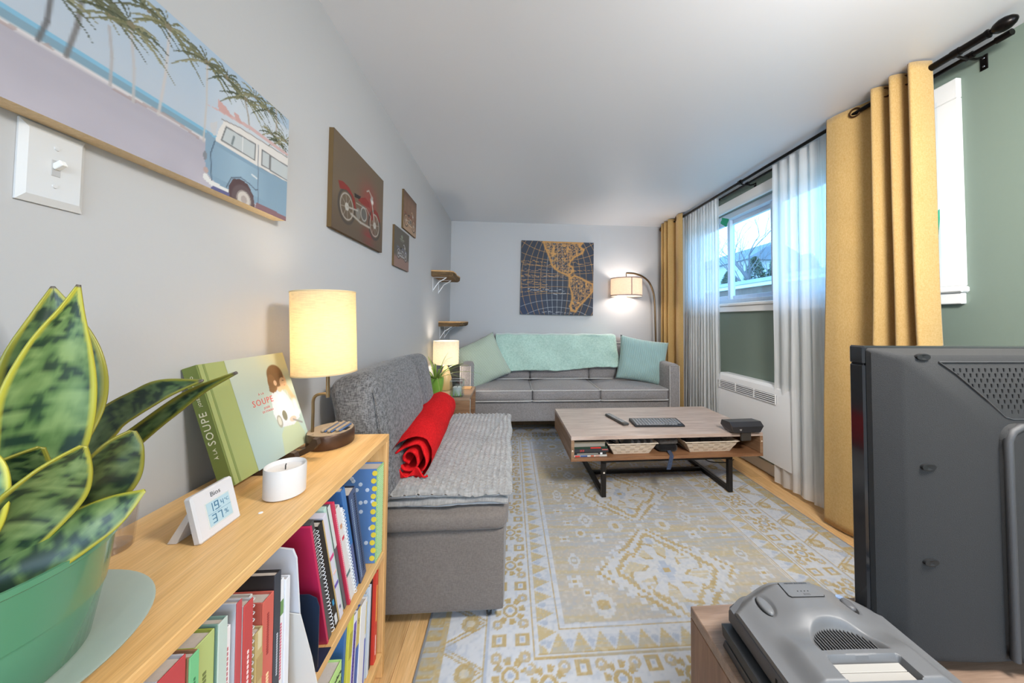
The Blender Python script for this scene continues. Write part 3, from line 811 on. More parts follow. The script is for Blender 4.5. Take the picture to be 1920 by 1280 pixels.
for k in range(-7, 8):
    lat = k/8*PI/2; pts = []
    for i in range(25):
        d = -PI/2+PI*i/24; x = math.sin(d)*math.cos(lat); y = math.sin(lat); kk = 2/(1+math.cos(d)*math.cos(lat))
        pts.append((gcx+x*kk*W_*.44, gcy+y*kk*H_*.44))
    P.line(pts, .0055, og if k > -3 else wt, .75)
for r_ in (.47, .49): P.ring(gcx, gcy, r_*W_*1.9, r_*H_*1.9, .006, og, .7)
land = [[(.30, .99), (.33, .90), (.37, .82), (.40, .74), (.42, .68), (.46, .63), (.52, .59), (.60, .56), (.66, .53), (.69, .50), (.66, .55), (.72, .60), (.70, .66), (.66, .68), (.68, .74), (.74, .80), (.84, .85), (.86, .90), (.80, .94), (.84, .99)],
        [(.67, .50), (.74, .54), (.84, .50), (.90, .47), (.99, .43), (1.0, .34), (.94, .27), (.88, .20), (.82, .14), (.78, .09), (.76, .05), (.70, .06), (.68, .12), (.71, .22), (.70, .32), (.67, .40)]]
nh = vnoise(P.u.shape, (90, 90), 8, 1); nh2 = vnoise(P.u.shape, (30, 30), 9, 2)
for q in land:
    pp = [(U(a), V(b)) for a, b in q]
    P2 = Paint(mx0, mx1, mz0, mz1, 260, 260, (0, 0, 0)); P2.poly(pp, (255, 255, 255)); mk = P2.a[..., 0]/255
    P.put(mk*np.clip((nh-.36)*4, 0, 1), (184, 136, 86), .75); P.put(mk*np.clip((nh2-.56)*5, 0, 1), (212, 156, 84), .8)
    P.line(pp+[pp[0]], .016, (204, 150, 78), .9); P.line(pp+[pp[0]], .032, (186, 132, 72), .3)
g = random.Random(12)
for (b, a0, a1, c) in ((.67, .02, .42, og), (.72, .0, .35, og), (.60, .0, .38, pl), (.53, .0, .70, og), (.515, .0, .62, pl), (.44, .0, .34, og), (.41, .0, .36, og), (.36, .0, .4, og), (.335, .1, .6, wt), (.305, .0, .36, og), (.29, .45, .66, wt), (.61, .65, .98, og), (.71, .70, .98, og), (.03, .3, .7, wt)):
    a = a0
    while a < a1:
        l = g.uniform(.01, .05); yy = b+g.uniform(-.012, .012)
        P.line([(U(a), V(yy)), (U(min(a+l, a1)), V(yy+g.uniform(-.008, .008)))], g.uniform(.004, .010), c, .85); a += l+g.uniform(0, .025)
mp = thing('canvas_print', 'square navy and gold old map canvas above the sofa', 'canvas', (.53, YB, 1.168), (0, math.radians(.6), 0))
MB().bounds(-.4222, .4222, -.0345, -.0005, .0003, .8517, 0).build('stretched_canvas', plain('dark_canvas_side', (52, 44, 40), .7), mp)
grid_panel('print', P, lambda u, v: (u-.5275, -.035, v-mz0), m_print, mp, world=False)
# ================================================================== RUG
RX0, RX1, RY0, RY1, RH = -.285, 1.690, .735, 3.50, .009
rcx, rcy = .7025, 2.095
nu, nv = 396, 554
P = Paint(RX0, RX1, RY0, RY1, nu, nv, (182, 175, 164))
IV, MU, GB, TA = (194, 197, 203), (176, 153, 104), (162, 172, 190), (172, 164, 148)
st = vnoise(P.u.shape, (260, 12), 1, 2); st2 = vnoise(P.u.shape, (150, 5), 2, 2); bl = vnoise(P.u.shape, (5, 4), 3, 2); fine = vnoise(P.u.shape, (276, 198), 4, 1)
P.put(np.clip((st2-.42)*5, 0, 1), (186, 171, 136), .7); P.put(np.clip((st-.46)*6, 0, 1)*np.clip((bl-.3)*3, 0, 1), GB, .7)
ax = np.abs(P.u-rcx); ay = np.abs(P.v-rcy)
sq = lambda a, s: np.floor(a/s)*s+s/2
# three stepped diamond medallions
for k, yc in enumerate((1.455, 2.095, 2.735)):
    x_ = sq(np.abs(P.u-rcx), .014); y_ = sq(np.abs(P.v-yc), .014)
    a = x_/.335+y_/.315
    hook = (np.sin((x_-y_)*95) > -.1)
    P.put((a < 1.04)*((a > .93) & hook)*1., IV, .95)
    P.put(((a < .93) & (a > .86))*1., MU, .8); P.put(((a < .90) & (a > .875))*1., IV, .9)
    P.put((a < .86)*1., IV, .85)
    ang = np.arctan2(P.v-yc, P.u-rcx); rad = np.hypot(P.u-rcx, P.v-yc)
    star = .13+.05*np.sign(np.sin(ang*8))*(.5+.5*np.abs(np.sin(ang*4)))
    P.put(((a < .80) & (a > .62) & (np.sin(x_*120+y_*80) > .2))*1., MU, .8)
    P.put(((a < .6) & (rad > star) & (st > .42))*1., (188, 174, 142), .75)
    P.put((np.abs(rad-star) < .008)*1., MU, .8)
    P.put(((x_/.045+y_/.06) < 1)*1., GB, .8); P.put(((x_/.02+y_/.03) < 1)*1., MU, .9)
    P.put(((x_/.02+np.abs(y_-.19)/.04) < 1)*1., GB, .7)
# small ornaments in the field
def orn(x, y, s, kind):
    for sx in (-1, 1):
        for sy in (-1, 1):
            u = rcx+sx*x; v = rcy+sy*y
            du = sq(np.abs(P.u-u), .008); dv = sq(np.abs(P.v-v), .008)
            if kind == 0:
                m = ((du < s) & (dv < s)) & ~((du < s*.35) & (dv > s*.6)) & ~((dv < s*.35) & (du > s*.6)); P.put(m*1., IV, .9); P.put(((du < s*.35) & (dv < s*.35))*1., MU, .9)
            elif kind == 1:
                m = du/s+dv/(s*1.5) < 1; P.put(m*1., IV, .85); P.put((du/s+dv/(s*1.5) < .6)*1., TA, .9); P.put((du/s+dv/(s*1.5) < .3)*1., IV, .9)
            else:
                m = np.hypot(du, dv*.8) < s; P.put(m*1., IV, .8); P.put((np.hypot(du, dv*.8) < s*.5)*1., MU, .8)
for (x, y, s, kd) in ((.28, .26, .045, 1), (.25, .41, .034, 0), (.13, .32, .038, 2), (.33, .37, .028, 2), (.38, .28, .026, 0), (.42, .41, .028, 0), (.34, .12, .03, 0), (.40, .02, .035, 1), (.42, .17, .025, 0), (.17, .20, .03, 1), (.40, .56, .035, 1), (.42, .68, .03, 0), (.33, .80, .045, 2), (.20, .90, .035, 0), (.43, .90, .03, 0), (.30, .93, .03, 1), (.38, .74, .02, 0)):
    orn(x, y, s, kd)
# borders by distance from the edge
dx = np.minimum(P.u-RX0, RX1-P.u); dy = np.minimum(P.v-RY0, RY1-P.v)
side = (dx < dy); d = np.where(side, dx, dy); s = np.where(side, P.v-rcy, P.u-rcx)
near = d < .49
P.put(near*1., IV, 1.)
B = lambda a, b: (d >= a) & (d < b)
P.put(B(0, .06)*1., (170, 158, 130), 1.); P.put((B(0, .06) & (st > .5))*1., MU, .8); P.put((B(0, .06) & (st2 > .6))*1., GB, .7)
# outer leaf band
t_ = (d-.06)/.15; zz = np.abs(((s/.17) % 1)-.5)*2
P.put((B(.06, .21) & (np.abs(t_-zz) < .13))*1., MU, .9); P.put((B(.06, .21) & (np.abs(t_-zz) < .05))*1., IV, .9)
P.put((B(.06, .21) & (np.hypot(((s/.17+.5) % 1-.5)*1.13, t_-.62) < .22))*1., MU, .85); P.put((B(.06, .21) & (np.hypot(((s/.17+.5) % 1-.5)*1.13, t_-.62) < .10))*1., (196, 188, 170), .9)
P.put((B(.06, .21) & (np.hypot(((s/.17) % 1-.5)*1.13, t_-.25) < .13))*1., GB, .7)
P.put((B(.06, .075) | B(.207, .213))*1., MU, .8); P.put(B(.213, .22)*1., GB, .8)
# wide ivory band with rosettes and squares
t_ = (d-.22)/.15; ph = ((s/.23) % 1)-.5
r1 = np.hypot(ph*.23, (t_-.5)*.15)
P.put((B(.22, .37) & (np.abs(r1-.045) < .012) & (np.sin(np.arctan2(ph*.23, (t_-.5)*.15)*8) > -.3))*1., MU, .9); P.put((B(.22, .37) & (np.abs(r1-.022) < .006))*1., MU, .9); P.put((B(.22, .37) & (r1 < .010))*1., GB, .9)
for (o_, tt) in ((.5, .25), (.5, .78)):
    q1 = np.abs((((s/.23)+o_) % 1)-.5)*.23; q2 = np.abs(t_-tt)*.15; mx_ = np.maximum(q1, q2)
    P.put((B(.22, .37) & (np.abs(mx_-.018) < .006))*1., MU, .85); P.put((B(.22, .37) & (mx_ < .007))*1., GB, .9)
for (o_, tt) in ((.24, .2), (.24, .82), (.76, .2), (.76, .82)):
    q = np.hypot(((((s/.23)+o_) % 1)-.5)*.23, (t_-tt)*.15); P.put((B(.22, .37) & (np.abs(q-.014) < .006))*1., (180, 162, 126), .85); P.put((B(.22, .37) & (q < .006))*1., GB, .8)
P.put((B(.37, .375) | B(.385, .389))*1., MU, .9)
# inner guard of triangles and dots, then fine stripes
t_ = (d-.39)/.075; zz = np.abs(((s/.075) % 1)-.5)*2
P.put((B(.39, .465) & (t_ < zz))*1., (186, 167, 124), .85); P.put((B(.39, .465) & (np.hypot((((s/.075) % 1)-.5), t_-.35) < .2))*1., GB, .75); P.put((B(.39, .465) & (np.abs(t_-zz) < .08))*1., IV, .9)
P.put(B(.468, .473)*1., MU, .9); P.put(B(.480, .484)*1., (190, 170, 130), .9); P.put((B(.37, .49) & (st > .62))*1., GB, .35)
# wear and pile
P.put(np.clip((fine-.6)*4, 0, 1), (158, 168, 186), .35); P.put(np.clip((.36-fine)*4, 0, 1), (208, 208, 210), .3)
P.put(np.clip((bl-.55)*3, 0, 1)*np.clip((st-.45)*4, 0, 1), (196, 198, 204), .45)
P.put(B(0, .008)*1., (132, 134, 138), 1.)
hgt = (P.a.mean(2)-160)/60*.0012+fine*.0012
rg = tag(MB().bounds(RX0, RX1, RY0, RY1, .0006, RH-.003, .002).build('rug', fabric('rug_backing', (140, 138, 134), (154, 150, 146), 300)), 'large ivory and mustard vintage-style patterned rug', 'rug')
vs = np.stack([P.u.ravel(), P.v.ravel(), (RH-.002+hgt).ravel()], 1)
mb = MB(); mb.v = [tuple(p) for p in vs]; mb.f = [(j*nu+i, j*nu+i+1, (j+1)*nu+i+1, (j+1)*nu+i) for j in range(nv-1) for i in range(nu-1)]
m_rug = printed('rug_pile', .95, .1)
pz = mb.build('pile', m_rug, rg, smooth=180, recalc=False, colors=P.lincol())

# ================================================================== SOFA
m_sofa = fabric('sofa_linen', (130, 125, 124), (158, 153, 151), 330, .9, .3, .06)
m_pip = fabric('sofa_piping', (188, 184, 180), (206, 202, 198), 400, .9, .2, .03)
so = thing('sofa', 'long grey fabric three-seat sofa against the back wall', 'sofa', (.57, 3.42, 0))
SX0, SX1, SF = -.455, 1.605, 3.06
m_leg = plain('dark_leg_wood', (44, 34, 28), .5)
for x in (SX0+.08, SX1-.08):
    for y in (SF+.07, 3.72):
        MB().lathe([(0, 0), (.018, 0), (.028, .158), (0, .158)], 12, (x, y, RH if y < 3.45 else .001)).build('leg', m_leg, so, world=True)
cushion(MB(), ((SX0+SX1)/2, 3.43, .26), (SX1-SX0-.05, .70, .19), .02, n=8).build('base', m_sofa, so, world=True, smooth=180)
for x in (SX0+.052, SX1-.052):
    cushion(MB(), (x, 3.425, .415), (.104, .76, .57), .022, (.004, .004, .004), n=8).build('armrest', m_sofa, so, world=True, smooth=180)
for x, sg in ((SX0+.052, 1), (SX1-.052, -1)):
    h = .046; pts = [(x-h, SF-.015, .14), (x-h, SF-.015, .685), (x+h, SF-.015, .685), (x+h, SF-.015, .14)]
    MB().tube(pts, .004, 6).build('piping', m_pip, so, world=True)
cushion(MB(), (.575, 3.725, .53), (SX1-SX0-.20, .15, .76), .06, (.0, .01, .012), n=12).build('backrest', m_sofa, so, world=True, smooth=180)
def piped(c, s, r, puff, T=None, which=('top', 'bot'), n=16, seed=0, name='seat_cushion'):
    mb = cushion(MB(), c, s, r, puff, n, T, .004, seed); o = mb.build(name, m_sofa, so, world=True, smooth=180)
    h = Vector(s)/2; tb = MB()
    for w_ in which:
        z = c[2]+(h[2]-.006)*(1 if w_ == 'top' else -1); rr = r*.9; pts = []
        for (qx, qy, a0) in ((1, 1, 0), (-1, 1, 90), (-1, -1, 180), (1, -1, 270)):
            for k in range(4):
                a = math.radians(a0+30*k); pts.append((c[0]+qx*(h[0]-rr)+rr*math.cos(a)*1.0, c[1]+qy*(h[1]-rr)+rr*math.sin(a), z))
        tb.tube(pts, .006, 6, closed=True, T=T)
    tb.build('piping', m_pip, o, world=True)
    return o
for i, (x0, x1) in enumerate(((-.345, .205), (.208, .842), (.846, 1.497))):
    piped(((x0+x1)/2, 3.345, .412), (x1-x0, .60, .105), .028, (.004, .014, .030), seed=i*3)
for i, (x0, x1) in enumerate(((-.335, .205), (.210, .838), (.843, 1.487))):
    T = Matrix.Translation((0, 3.56, .47)) @ Matrix.Rotation(math.radians(-13), 4, 'X') @ Matrix.Translation((0, -3.56, -.47))
    piped(((x0+x1)/2, 3.545, .665), (x1-x0, .13, .39), .035, (.004, .035, .01), T, ('top', 'bot'), seed=20+i, name='back_cushion')
# pillows
def cord_mat(name, c1, c2, sc):
    m, nt, b = nmat(name)
    t = nt.nodes.new('ShaderNodeTexCoord'); w_ = nt.nodes.new('ShaderNodeTexWave'); w_.bands_direction = 'X'; w_.inputs['Scale'].default_value = sc; w_.inputs['Distortion'].default_value = .6
    nt.links.new(t.outputs['Object'], w_.inputs[0])
    nt.links.new(ramp(nt, w_.outputs[1], [(.2, lin(*c1)), (.75, lin(*c2))]), b.inputs['Base Color'])
    b.inputs['Roughness'].default_value = .9; b.inputs['Sheen Weight'].default_value = .3; b.inputs['Specular IOR Level'].default_value = .1
    bump(nt, b, w_.outputs[1], .5, .004); return m
def pillow(label, loc, w_, h_, t_, rot, mat, seed):
    g = 26
    def fn(sg):
        def f(u, v):
            a, b = 2*u-1, 2*v-1
            k = max(0, (1-abs(a)**3.0)*(1-abs(b)**3.0))**.55
            pin = 1-.07*(1-abs(a)**2)*abs(b)**2 ; pin2 = 1-.07*(1-abs(b)**2)*abs(a)**2
            nz = noise.noise(Vector((a*2.3+seed, b*2.3, sg)))*.012*k
            return (a*w_/2*pin2, b*h_/2*pin, sg*(t_/2*k+nz))
        return f
    mb = MB(); mb.grid(g, g, fn(1)); mb.grid(g, g, fn(-1))
    o = mb.build('throw_pillow', mat, smooth=180); o.location = loc; o.rotation_euler = rot
    bm = bmesh.new(); bm.from_mesh(o.data); bmesh.ops.remove_doubles(bm, verts=bm.verts, dist=.0008); bmesh.ops.recalc_face_normals(bm, faces=bm.faces); bm.to_mesh(o.data); bm.free()
    return tag(o, label, 'pillow')
m_cordL = cord_mat('sage_corduroy', (150, 166, 150), (198, 210, 192), 26)
m_cordR = cord_mat('aqua_corduroy', (128, 158, 154), (174, 200, 194), 26)
pillow('sage green ribbed pillow at the left end of the sofa', (-.285, 3.36, .685), .46, .46, .16, (math.radians(74), math.radians(-24), math.radians(14)), m_cordL, 1)
pillow('pale aqua ribbed pillow at the right end of the sofa', (1.365, 3.355, .70), .50, .46, .16, (math.radians(76), math.radians(9), math.radians(-10)), m_cordR, 4)
# green throw over the backrest
m_throw = fabric('seafoam_fleece', (160, 192, 178), (190, 216, 202), 200, .95, .3, .12, .6)
def throw(u, v):
    x = -.175+u*1.335
    hemz = .572+.05*u+.01*math.sin(u*9)+.018*math.exp(-((u-.03)/.03)**2)
    if v < .62:
        k = v/.62; z = hemz+(.945-hemz)*k; y = 3.405+.165*k**1.3
        y -= .010*math.sin(u*16+k*5)*(1-k)+.02*noise.noise(Vector((u*4.3+k*1.7+7.3, k*1.6+.4, .7)))+.012*math.sin(8*(u-.35*k))*(1-k)
    else:
        k = (v-.62)/.38; a = PI*min(1, k/.45)
        if k < .45: y = 3.69-.12*math.cos(a); z = .945+.012*math.sin(a)
        else: y = 3.811; z = .945-(k-.45)*.5
    x += .03*noise.noise(Vector((u*3, v*3, 4)))+(.05-.08*u)*(1-v)
    z += .008*noise.noise(Vector((u*14, v*6, 1)))
    return (x, y, z)
MBt = MB(); MBt.grid(90, 60, throw)
to = MBt.build('throw_blanket', m_throw, recalc=False, smooth=180); sm = to.modifiers.new('thickness', 'SOLIDIFY'); sm.thickness = .008
tag(to, 'seafoam green throw draped over the sofa backrest', 'blanket')

# ================================================================== FLOOR LAMP
flp = thing('floor_lamp', 'bronze arched floor lamp with drum shade right of the sofa', 'floor lamp', (1.655, 3.65, 0))
m_fl = plain('lamp_bronze', (92, 72, 48), .35, metal=.8)
LYp = 3.66
MB().lathe([(0, .001), (.085, .001), (.085, .018), (.02, .026), (0, .026)], 28, (1.655, LYp, 0)).build('base', m_fl, flp, world=True)
arc = [(1.655, .02), (1.652, .6), (1.640, 1.20), (1.632, 1.36), (1.612, 1.46), (1.565, 1.555), (1.49, 1.615), (1.40, 1.645), (1.305, 1.65)]
pp = catmull([(x, LYp, z) for x, z in arc], 6)
MB().tube(pp, .0105, 10).tube([(1.305, LYp, 1.652), (1.305, LYp, 1.585)], .006, 8).build('pole', m_fl, flp, world=True)
shc = (1.305, LYp)
def drum(mb, c, r0, r1, z0, z1, th=.0015, n=48):
    mb.lathe([(r0, z0), (r1, z1), (r1-th, z1), (r0-th, z0), (r0, z0)], n, (c[0], c[1], 0)); return mb
m_sh2 = shade_mat('linen_shade', (244, 230, 216), .70)
sd = drum(MB(), shc, .172, .172, 1.385, 1.588).build('shade', m_sh2, flp, world=True, smooth=60)
m_band = plain('shade_band', (150, 128, 120), .8)
drum(MB(), shc, .1735, .1735, 1.385, 1.396).build('trim_band', m_band, sd, world=True, smooth=60)
drum(MB(), shc, .1735, .1735, 1.578, 1.588).build('trim_band', m_band, sd, world=True, smooth=60)
MB().bounds(1.299, 1.309, LYp-.1745, LYp-.1715, 1.386, 1.587, .0005).build('seam', m_band, sd, world=True)
sp_ = MB()
for k in range(3):
    a = k*2*PI/3; sp_.tube([(shc[0], shc[1], 1.58), (shc[0]+.17*math.cos(a), shc[1]+.17*math.sin(a), 1.58)], .0025, 6)
sp_.build('shade_spider', m_fl, flp, world=True)
m_bulb = plain('bulb_glass', (255, 240, 220), .4, emit=(255, 214, 160), estr=3.0)
def bulb(parent, c, power, col, r=.03):
    b_ = MB().lathe([(0, -.055), (.012, -.05), (.014, -.03), (.022, -.015), (.028, .005), (.022, .028), (0, .036)], 16, c).build('bulb', m_bulb, parent, world=True, smooth=60)
    l = bpy.data.lights.new('bulb_light', 'POINT'); l.energy = power; l.color = col; l.shadow_soft_size = .05
    o = bpy.data.objects.new('bulb_light', l); COL.objects.link(o); o.parent = parent
    L = Vector(parent.location); o.location = Vector(c)+Vector((0, 0, -.005))-L
    return o
bulb(flp, (shc[0], shc[1], 1.47), 12, (1.0, .88, .78))

# ================================================================== SIDE TABLE AND WHAT STANDS ON IT
m_walnut = wood('side_walnut', (116, 84, 60), (142, 106, 78), (166, 130, 98), (1, 1, 9), 4, .5)
m_waltop = wood('side_walnut_top', (136, 110, 88), (160, 132, 108), (176, 150, 126), (1, 9, 9), 4, .45)
tx0, tx1, ty0, ty1, tz = XL+.016, -.308, 2.60, 3.03, .505
stb = thing('side_table', 'walnut cube side table between grey chair and sofa', 'side table', ((tx0+tx1)/2, 2.8, 0))
MB().bounds(tx0, tx1, ty0, ty1, tz-.022, tz, .002).build('top', m_waltop, stb, world=True)
MB().bounds(tx0, tx1, ty0, ty0+.02, .10, tz-.0225, .002).build('side_panel', m_walnut, stb, world=True)
MB().bounds(tx0, tx1, ty1-.02, ty1, .10, tz-.0225, .002).build('side_panel', m_walnut, stb, world=True)
MB().bounds(tx0, tx0+.015, ty0+.02, ty1-.02, .10, tz-.0225, .002).build('back_panel', m_walnut, stb, world=True)
MB().bounds(tx0+.015, tx1, ty0+.02, ty1-.02, .10, .12, .002).build('bottom_shelf', m_walnut, stb, world=True)
MB().bounds(tx0+.015, tx1, ty0+.02, ty1-.02, .29, .308, .002).build('middle_shelf', m_walnut, stb, world=True)
for x in (tx0+.03, tx1-.03):
    for y in (ty0+.03, ty1-.03): MB().bounds(x-.015, x+.015, y-.015, y+.015, .001, .0995, .002).build('leg', m_leg, stb, world=True)
MB().lathe([(0, 0), (.006, 0), (.005, .0012), (0, .0015)], 12, T=basis((tx0+.02, ty0, tz-.012), (1, 0, 0), (0, 0, 1))).build('screw_cover', plain('cream_plastic', (226, 216, 200), .4), stb, world=True)
for i, (c, hgt_, lab) in enumerate((((206, 220, 226), .165, 'pale blue magazine upright inside the side table, nearest'), ((90, 150, 92), .15, 'green magazine upright inside the side table'), ((226, 226, 224), .16, 'white magazine upright inside the side table, farthest'))):
    y = ty0+.045+i*.028
    mo = MB().bounds(tx1-.225, tx1-.006, y-.009, y+.009, .3085, .3085+hgt_, .001).build('magazine', plain('magazine_%d' % i, c, .4, var=.25, vscale=25)); tag(mo, lab, 'magazine')

# table lamp on the side table
sl_ = thing('table_lamp', 'small lit table lamp with white drum shade beside the sofa arm', 'table lamp', (-.552, 2.905, tz))
m_gold = plain('honey_ceramic', (214, 182, 128), .35)
MB().lathe([(0, .001), (.05, .001), (.058, .03), (.05, .10), (.028, .17), (.014, .20), (.012, .235), (0, .235)], 28, (-.552, 2.905, tz)).build('base', m_gold, sl_, world=True, smooth=60)
drum(MB(), (-.552, 2.905), .108, .108, .725, .922).build('shade', shade_mat('white_shade', (250, 244, 228), .5), sl_, world=True, smooth=60)
sp_ = MB()
for k in range(3):
    a = k*2*PI/3; sp_.tube([(-.552, 2.905, .742), (-.552+.107*math.cos(a), 2.905+.107*math.sin(a), .735)], .002, 5)
sp_.build('shade_spider', m_fl, sl_, world=True)
bulb(sl_, (-.552, 2.905, .80), 6, (1.0, .88, .76))

# spider plant
sppt = thing('potted_plant', 'spider plant in a lime green pot on the side table', 'plant', (-.585, 2.68, tz))
m_lime = plain('lime_glaze', (128, 172, 70), .3)
pc = (-.585, 2.68, tz)
MB().lathe([(0, .001), (.055, .001), (.066, .008), (.064, .014), (.048, .014), (0, .012)], 28, pc).build('saucer', m_lime, sppt, world=True, smooth=50)
MB().lathe([(0, .0145), (.042, .0145), (.052, .04), (.060, .10), (.061, .142), (.056, .142), (.055, .125), (0, .122)], 28, pc).build('pot', m_lime, sppt, world=True, smooth=50)
m_spl = plain('spider_leaf', (142, 168, 74), .5, var=.3, vscale=15)
g = random.Random(5)
for k in range(36):
    a = g.random()*2*PI; L = g.uniform(.18, .36); el = g.uniform(.55, 1.45); dr = g.uniform(.2, .95)
    pts = []
    for i in range(8):
        t = i/7; rr = .015+L*t*math.cos(el)+L*.35*t*t*dr; z = .125+L*t*math.sin(el)-L*dr*t*t*.85
        if rr*math.cos(a)+pc[0] < XL+.004: rr = (XL+.004-pc[0])/math.cos(a) if math.cos(a) < -1e-3 else rr
        pts.append(Vector((pc[0]+rr*math.cos(a), pc[1]+rr*math.sin(a), pc[2]+max(z, .01 if rr > .07 else .1))))
    sd_ = Vector((-math.sin(a), math.cos(a), 0)); mb = MB(); vs = []
    for i, p in enumerate(pts):
        w_ = .0055*(1-(i/7)**2)+.0006; vs += [p-sd_*w_, p+Vector((0, 0, -.0015)), p+sd_*w_]
    fs = []
    for i in range(7): fs += [(3*i, 3*i+1, 3*i+4, 3*i+3), (3*i+1, 3*i+2, 3*i+5, 3*i+4)]
    mb.add(vs, fs); mb.build('leaf', m_spl, sppt, world=True, recalc=False, smooth=180)

# glass cube candle holder and coaster
gc = thing('candle_holder', 'clear glass cube holding a white candle on the side table', 'candle holder', (-.415, 2.66, tz))
m_glass = clear_mat('clear_glass', (.93, .97, .98), .16, .03)
gl = MB(); cx_, cy_, s_ = -.415, 2.665, .048
for sx in (-1, 1): gl.bounds(cx_+sx*s_-.002, cx_+sx*s_+.002, cy_-s_, cy_+s_, tz+.0005, tz+.125, .0008)
for sy in (-1, 1): gl.bounds(cx_-s_+.002, cx_+s_-.002, cy_+sy*s_-.002, cy_+sy*s_+.002, tz+.0005, tz+.125, .0008)
gl.bounds(cx_-s_, cx_+s_, cy_-s_, cy_+s_, tz+.0005, tz+.006, .0005); gl.build('glass', m_glass, gc, world=True)
rim = MB().tube([(cx_+a*s_, cy_+b*s_, tz+.125) for a, b in ((1, 1), (-1, 1), (-1, -1), (1, -1))], .002, 5, closed=True); rim.build('rim', plain('glass_rim', (190, 200, 202), .15), gc, world=True)
MB().lathe([(0, .0065), (.034, .0065), (.035, .068), (.028, .073), (0, .066)], 24, (cx_, cy_, tz)).build('candle', plain('white_wax', (240, 238, 232), .5), gc, world=True, smooth=40)
MB().tube([(cx_, cy_, tz+.066), (cx_+.002, cy_, tz+.08)], .0015, 5).build('wick', m_black, gc, world=True)
gm = MB(); g = random.Random(2)
for k in range(9):
    x = cx_+g.uniform(-.036, .036); h = g.uniform(.03, .055); gm.tube([(x, cy_-s_-.0022, tz+.008), (x+g.uniform(-.008, .008), cy_-s_-.0022, tz+.008+h)], [.0022, .0004], 4)
gm.build('grass_decal', plain('decal_green', (120, 160, 70), .5), gc, world=True)
co = MB().bounds(-.415, -.335, 2.90, 3.0, tz+.0005, tz+.009, .002).build('coaster', plain('cork', (204, 160, 110), .7, var=.15, vscale=80)); tag(co, 'square tan coaster on the side table by the glass cube', 'coaster')
# ================================================================== COFFEE TABLE
CA = math.radians(1.2); CC = (.993, 2.345)
def ct(x, y, z): return (CC[0]+x*math.cos(CA)-y*math.sin(CA), CC[1]+x*math.sin(CA)+y*math.cos(CA), z)
TT = Matrix.Translation((CC[0], CC[1], 0)) @ Matrix.Rotation(CA, 4, 'Z')
m_ctop = wood('table_walnut_top', (178, 156, 144), (200, 180, 168), (214, 197, 186), (1.2, 12, 12), 3.2, .34, .5)
m_cside = wood('table_walnut', (112, 78, 54), (140, 100, 70), (160, 120, 88), (1.2, 10, 10), 3.2, .45)
m_cside2 = wood('table_walnut_end', (126, 96, 72), (150, 118, 90), (170, 138, 110), (1, 1, 12), 3.2, .45)
m_iron = plain('black_iron', (48, 44, 42), .4, metal=.6)
tb = thing('coffee_table', 'walnut coffee table with open shelf and black metal legs', 'coffee table', (CC[0], CC[1], 0), (0, 0, CA))
hw, hd = .625, .32
MB().bounds(-hw, hw, -hd, hd, .378, .40, .0015).build('top', m_ctop, tb)
MB().bounds(-hw, hw, -hd, hd, .250, .268, .0015).build('bottom_shelf', m_cside, tb)
for s_ in (-1, 1): MB().bounds(s_*hw, s_*(hw-.02), -hd, hd, .2685, .3775, .0015).build('end_panel', m_cside2, tb)
MB().bounds(-hw+.021, hw-.021, hd-.018, hd, .2685, .3775, .0015).build('back_panel', m_cside, tb)
for (x, z) in ((-hw+.009, .315), (hw-.009, .345)):
    MB().lathe([(0, 0), (.005, 0), (.004, .0012), (0, .0015)], 10, T=basis((x, -hd, z), (1, 0, 0), (0, 0, 1))).build('screw_cover', plain('cream_plastic', (226, 216, 200), .4), tb)
lx = (-.408, .430); t_ = .014
for x in lx:
    for y in (-.268, .268):
        MB().bounds(x-t_, x+t_, y-t_, y+t_, RH+.001, .222, .0015).build('leg', m_iron, tb)
    MB().bounds(x-t_, x+t_, -.253, .253, RH+.001, RH+.026, .0015).build('floor_bar', m_iron, tb)
    MB().bounds(x-t_, x+t_, -.253, .253, .2225, .2495, .0015).build('rail', m_iron, tb)
for y in (-.268, .268): MB().bounds(lx[0]-t_, lx[1]+t_, y-t_, y+t_, .2225, .2495, .0015).build('rail', m_iron, tb)
MB().bounds(lx[0]+t_+.001, lx[1]-t_-.001, .02, .046, RH+.003, RH+.024, .0015).build('crossbar', m_iron, tb)
MB().lathe([(0, 0), (.006, 0), (.005, .0012), (0, .0015)], 10, T=basis((lx[0], -.282, .16), (1, 0, 0), (0, 0, 1))).build('screw_cover', plain('cream_plastic', (226, 216, 200), .4), tb)

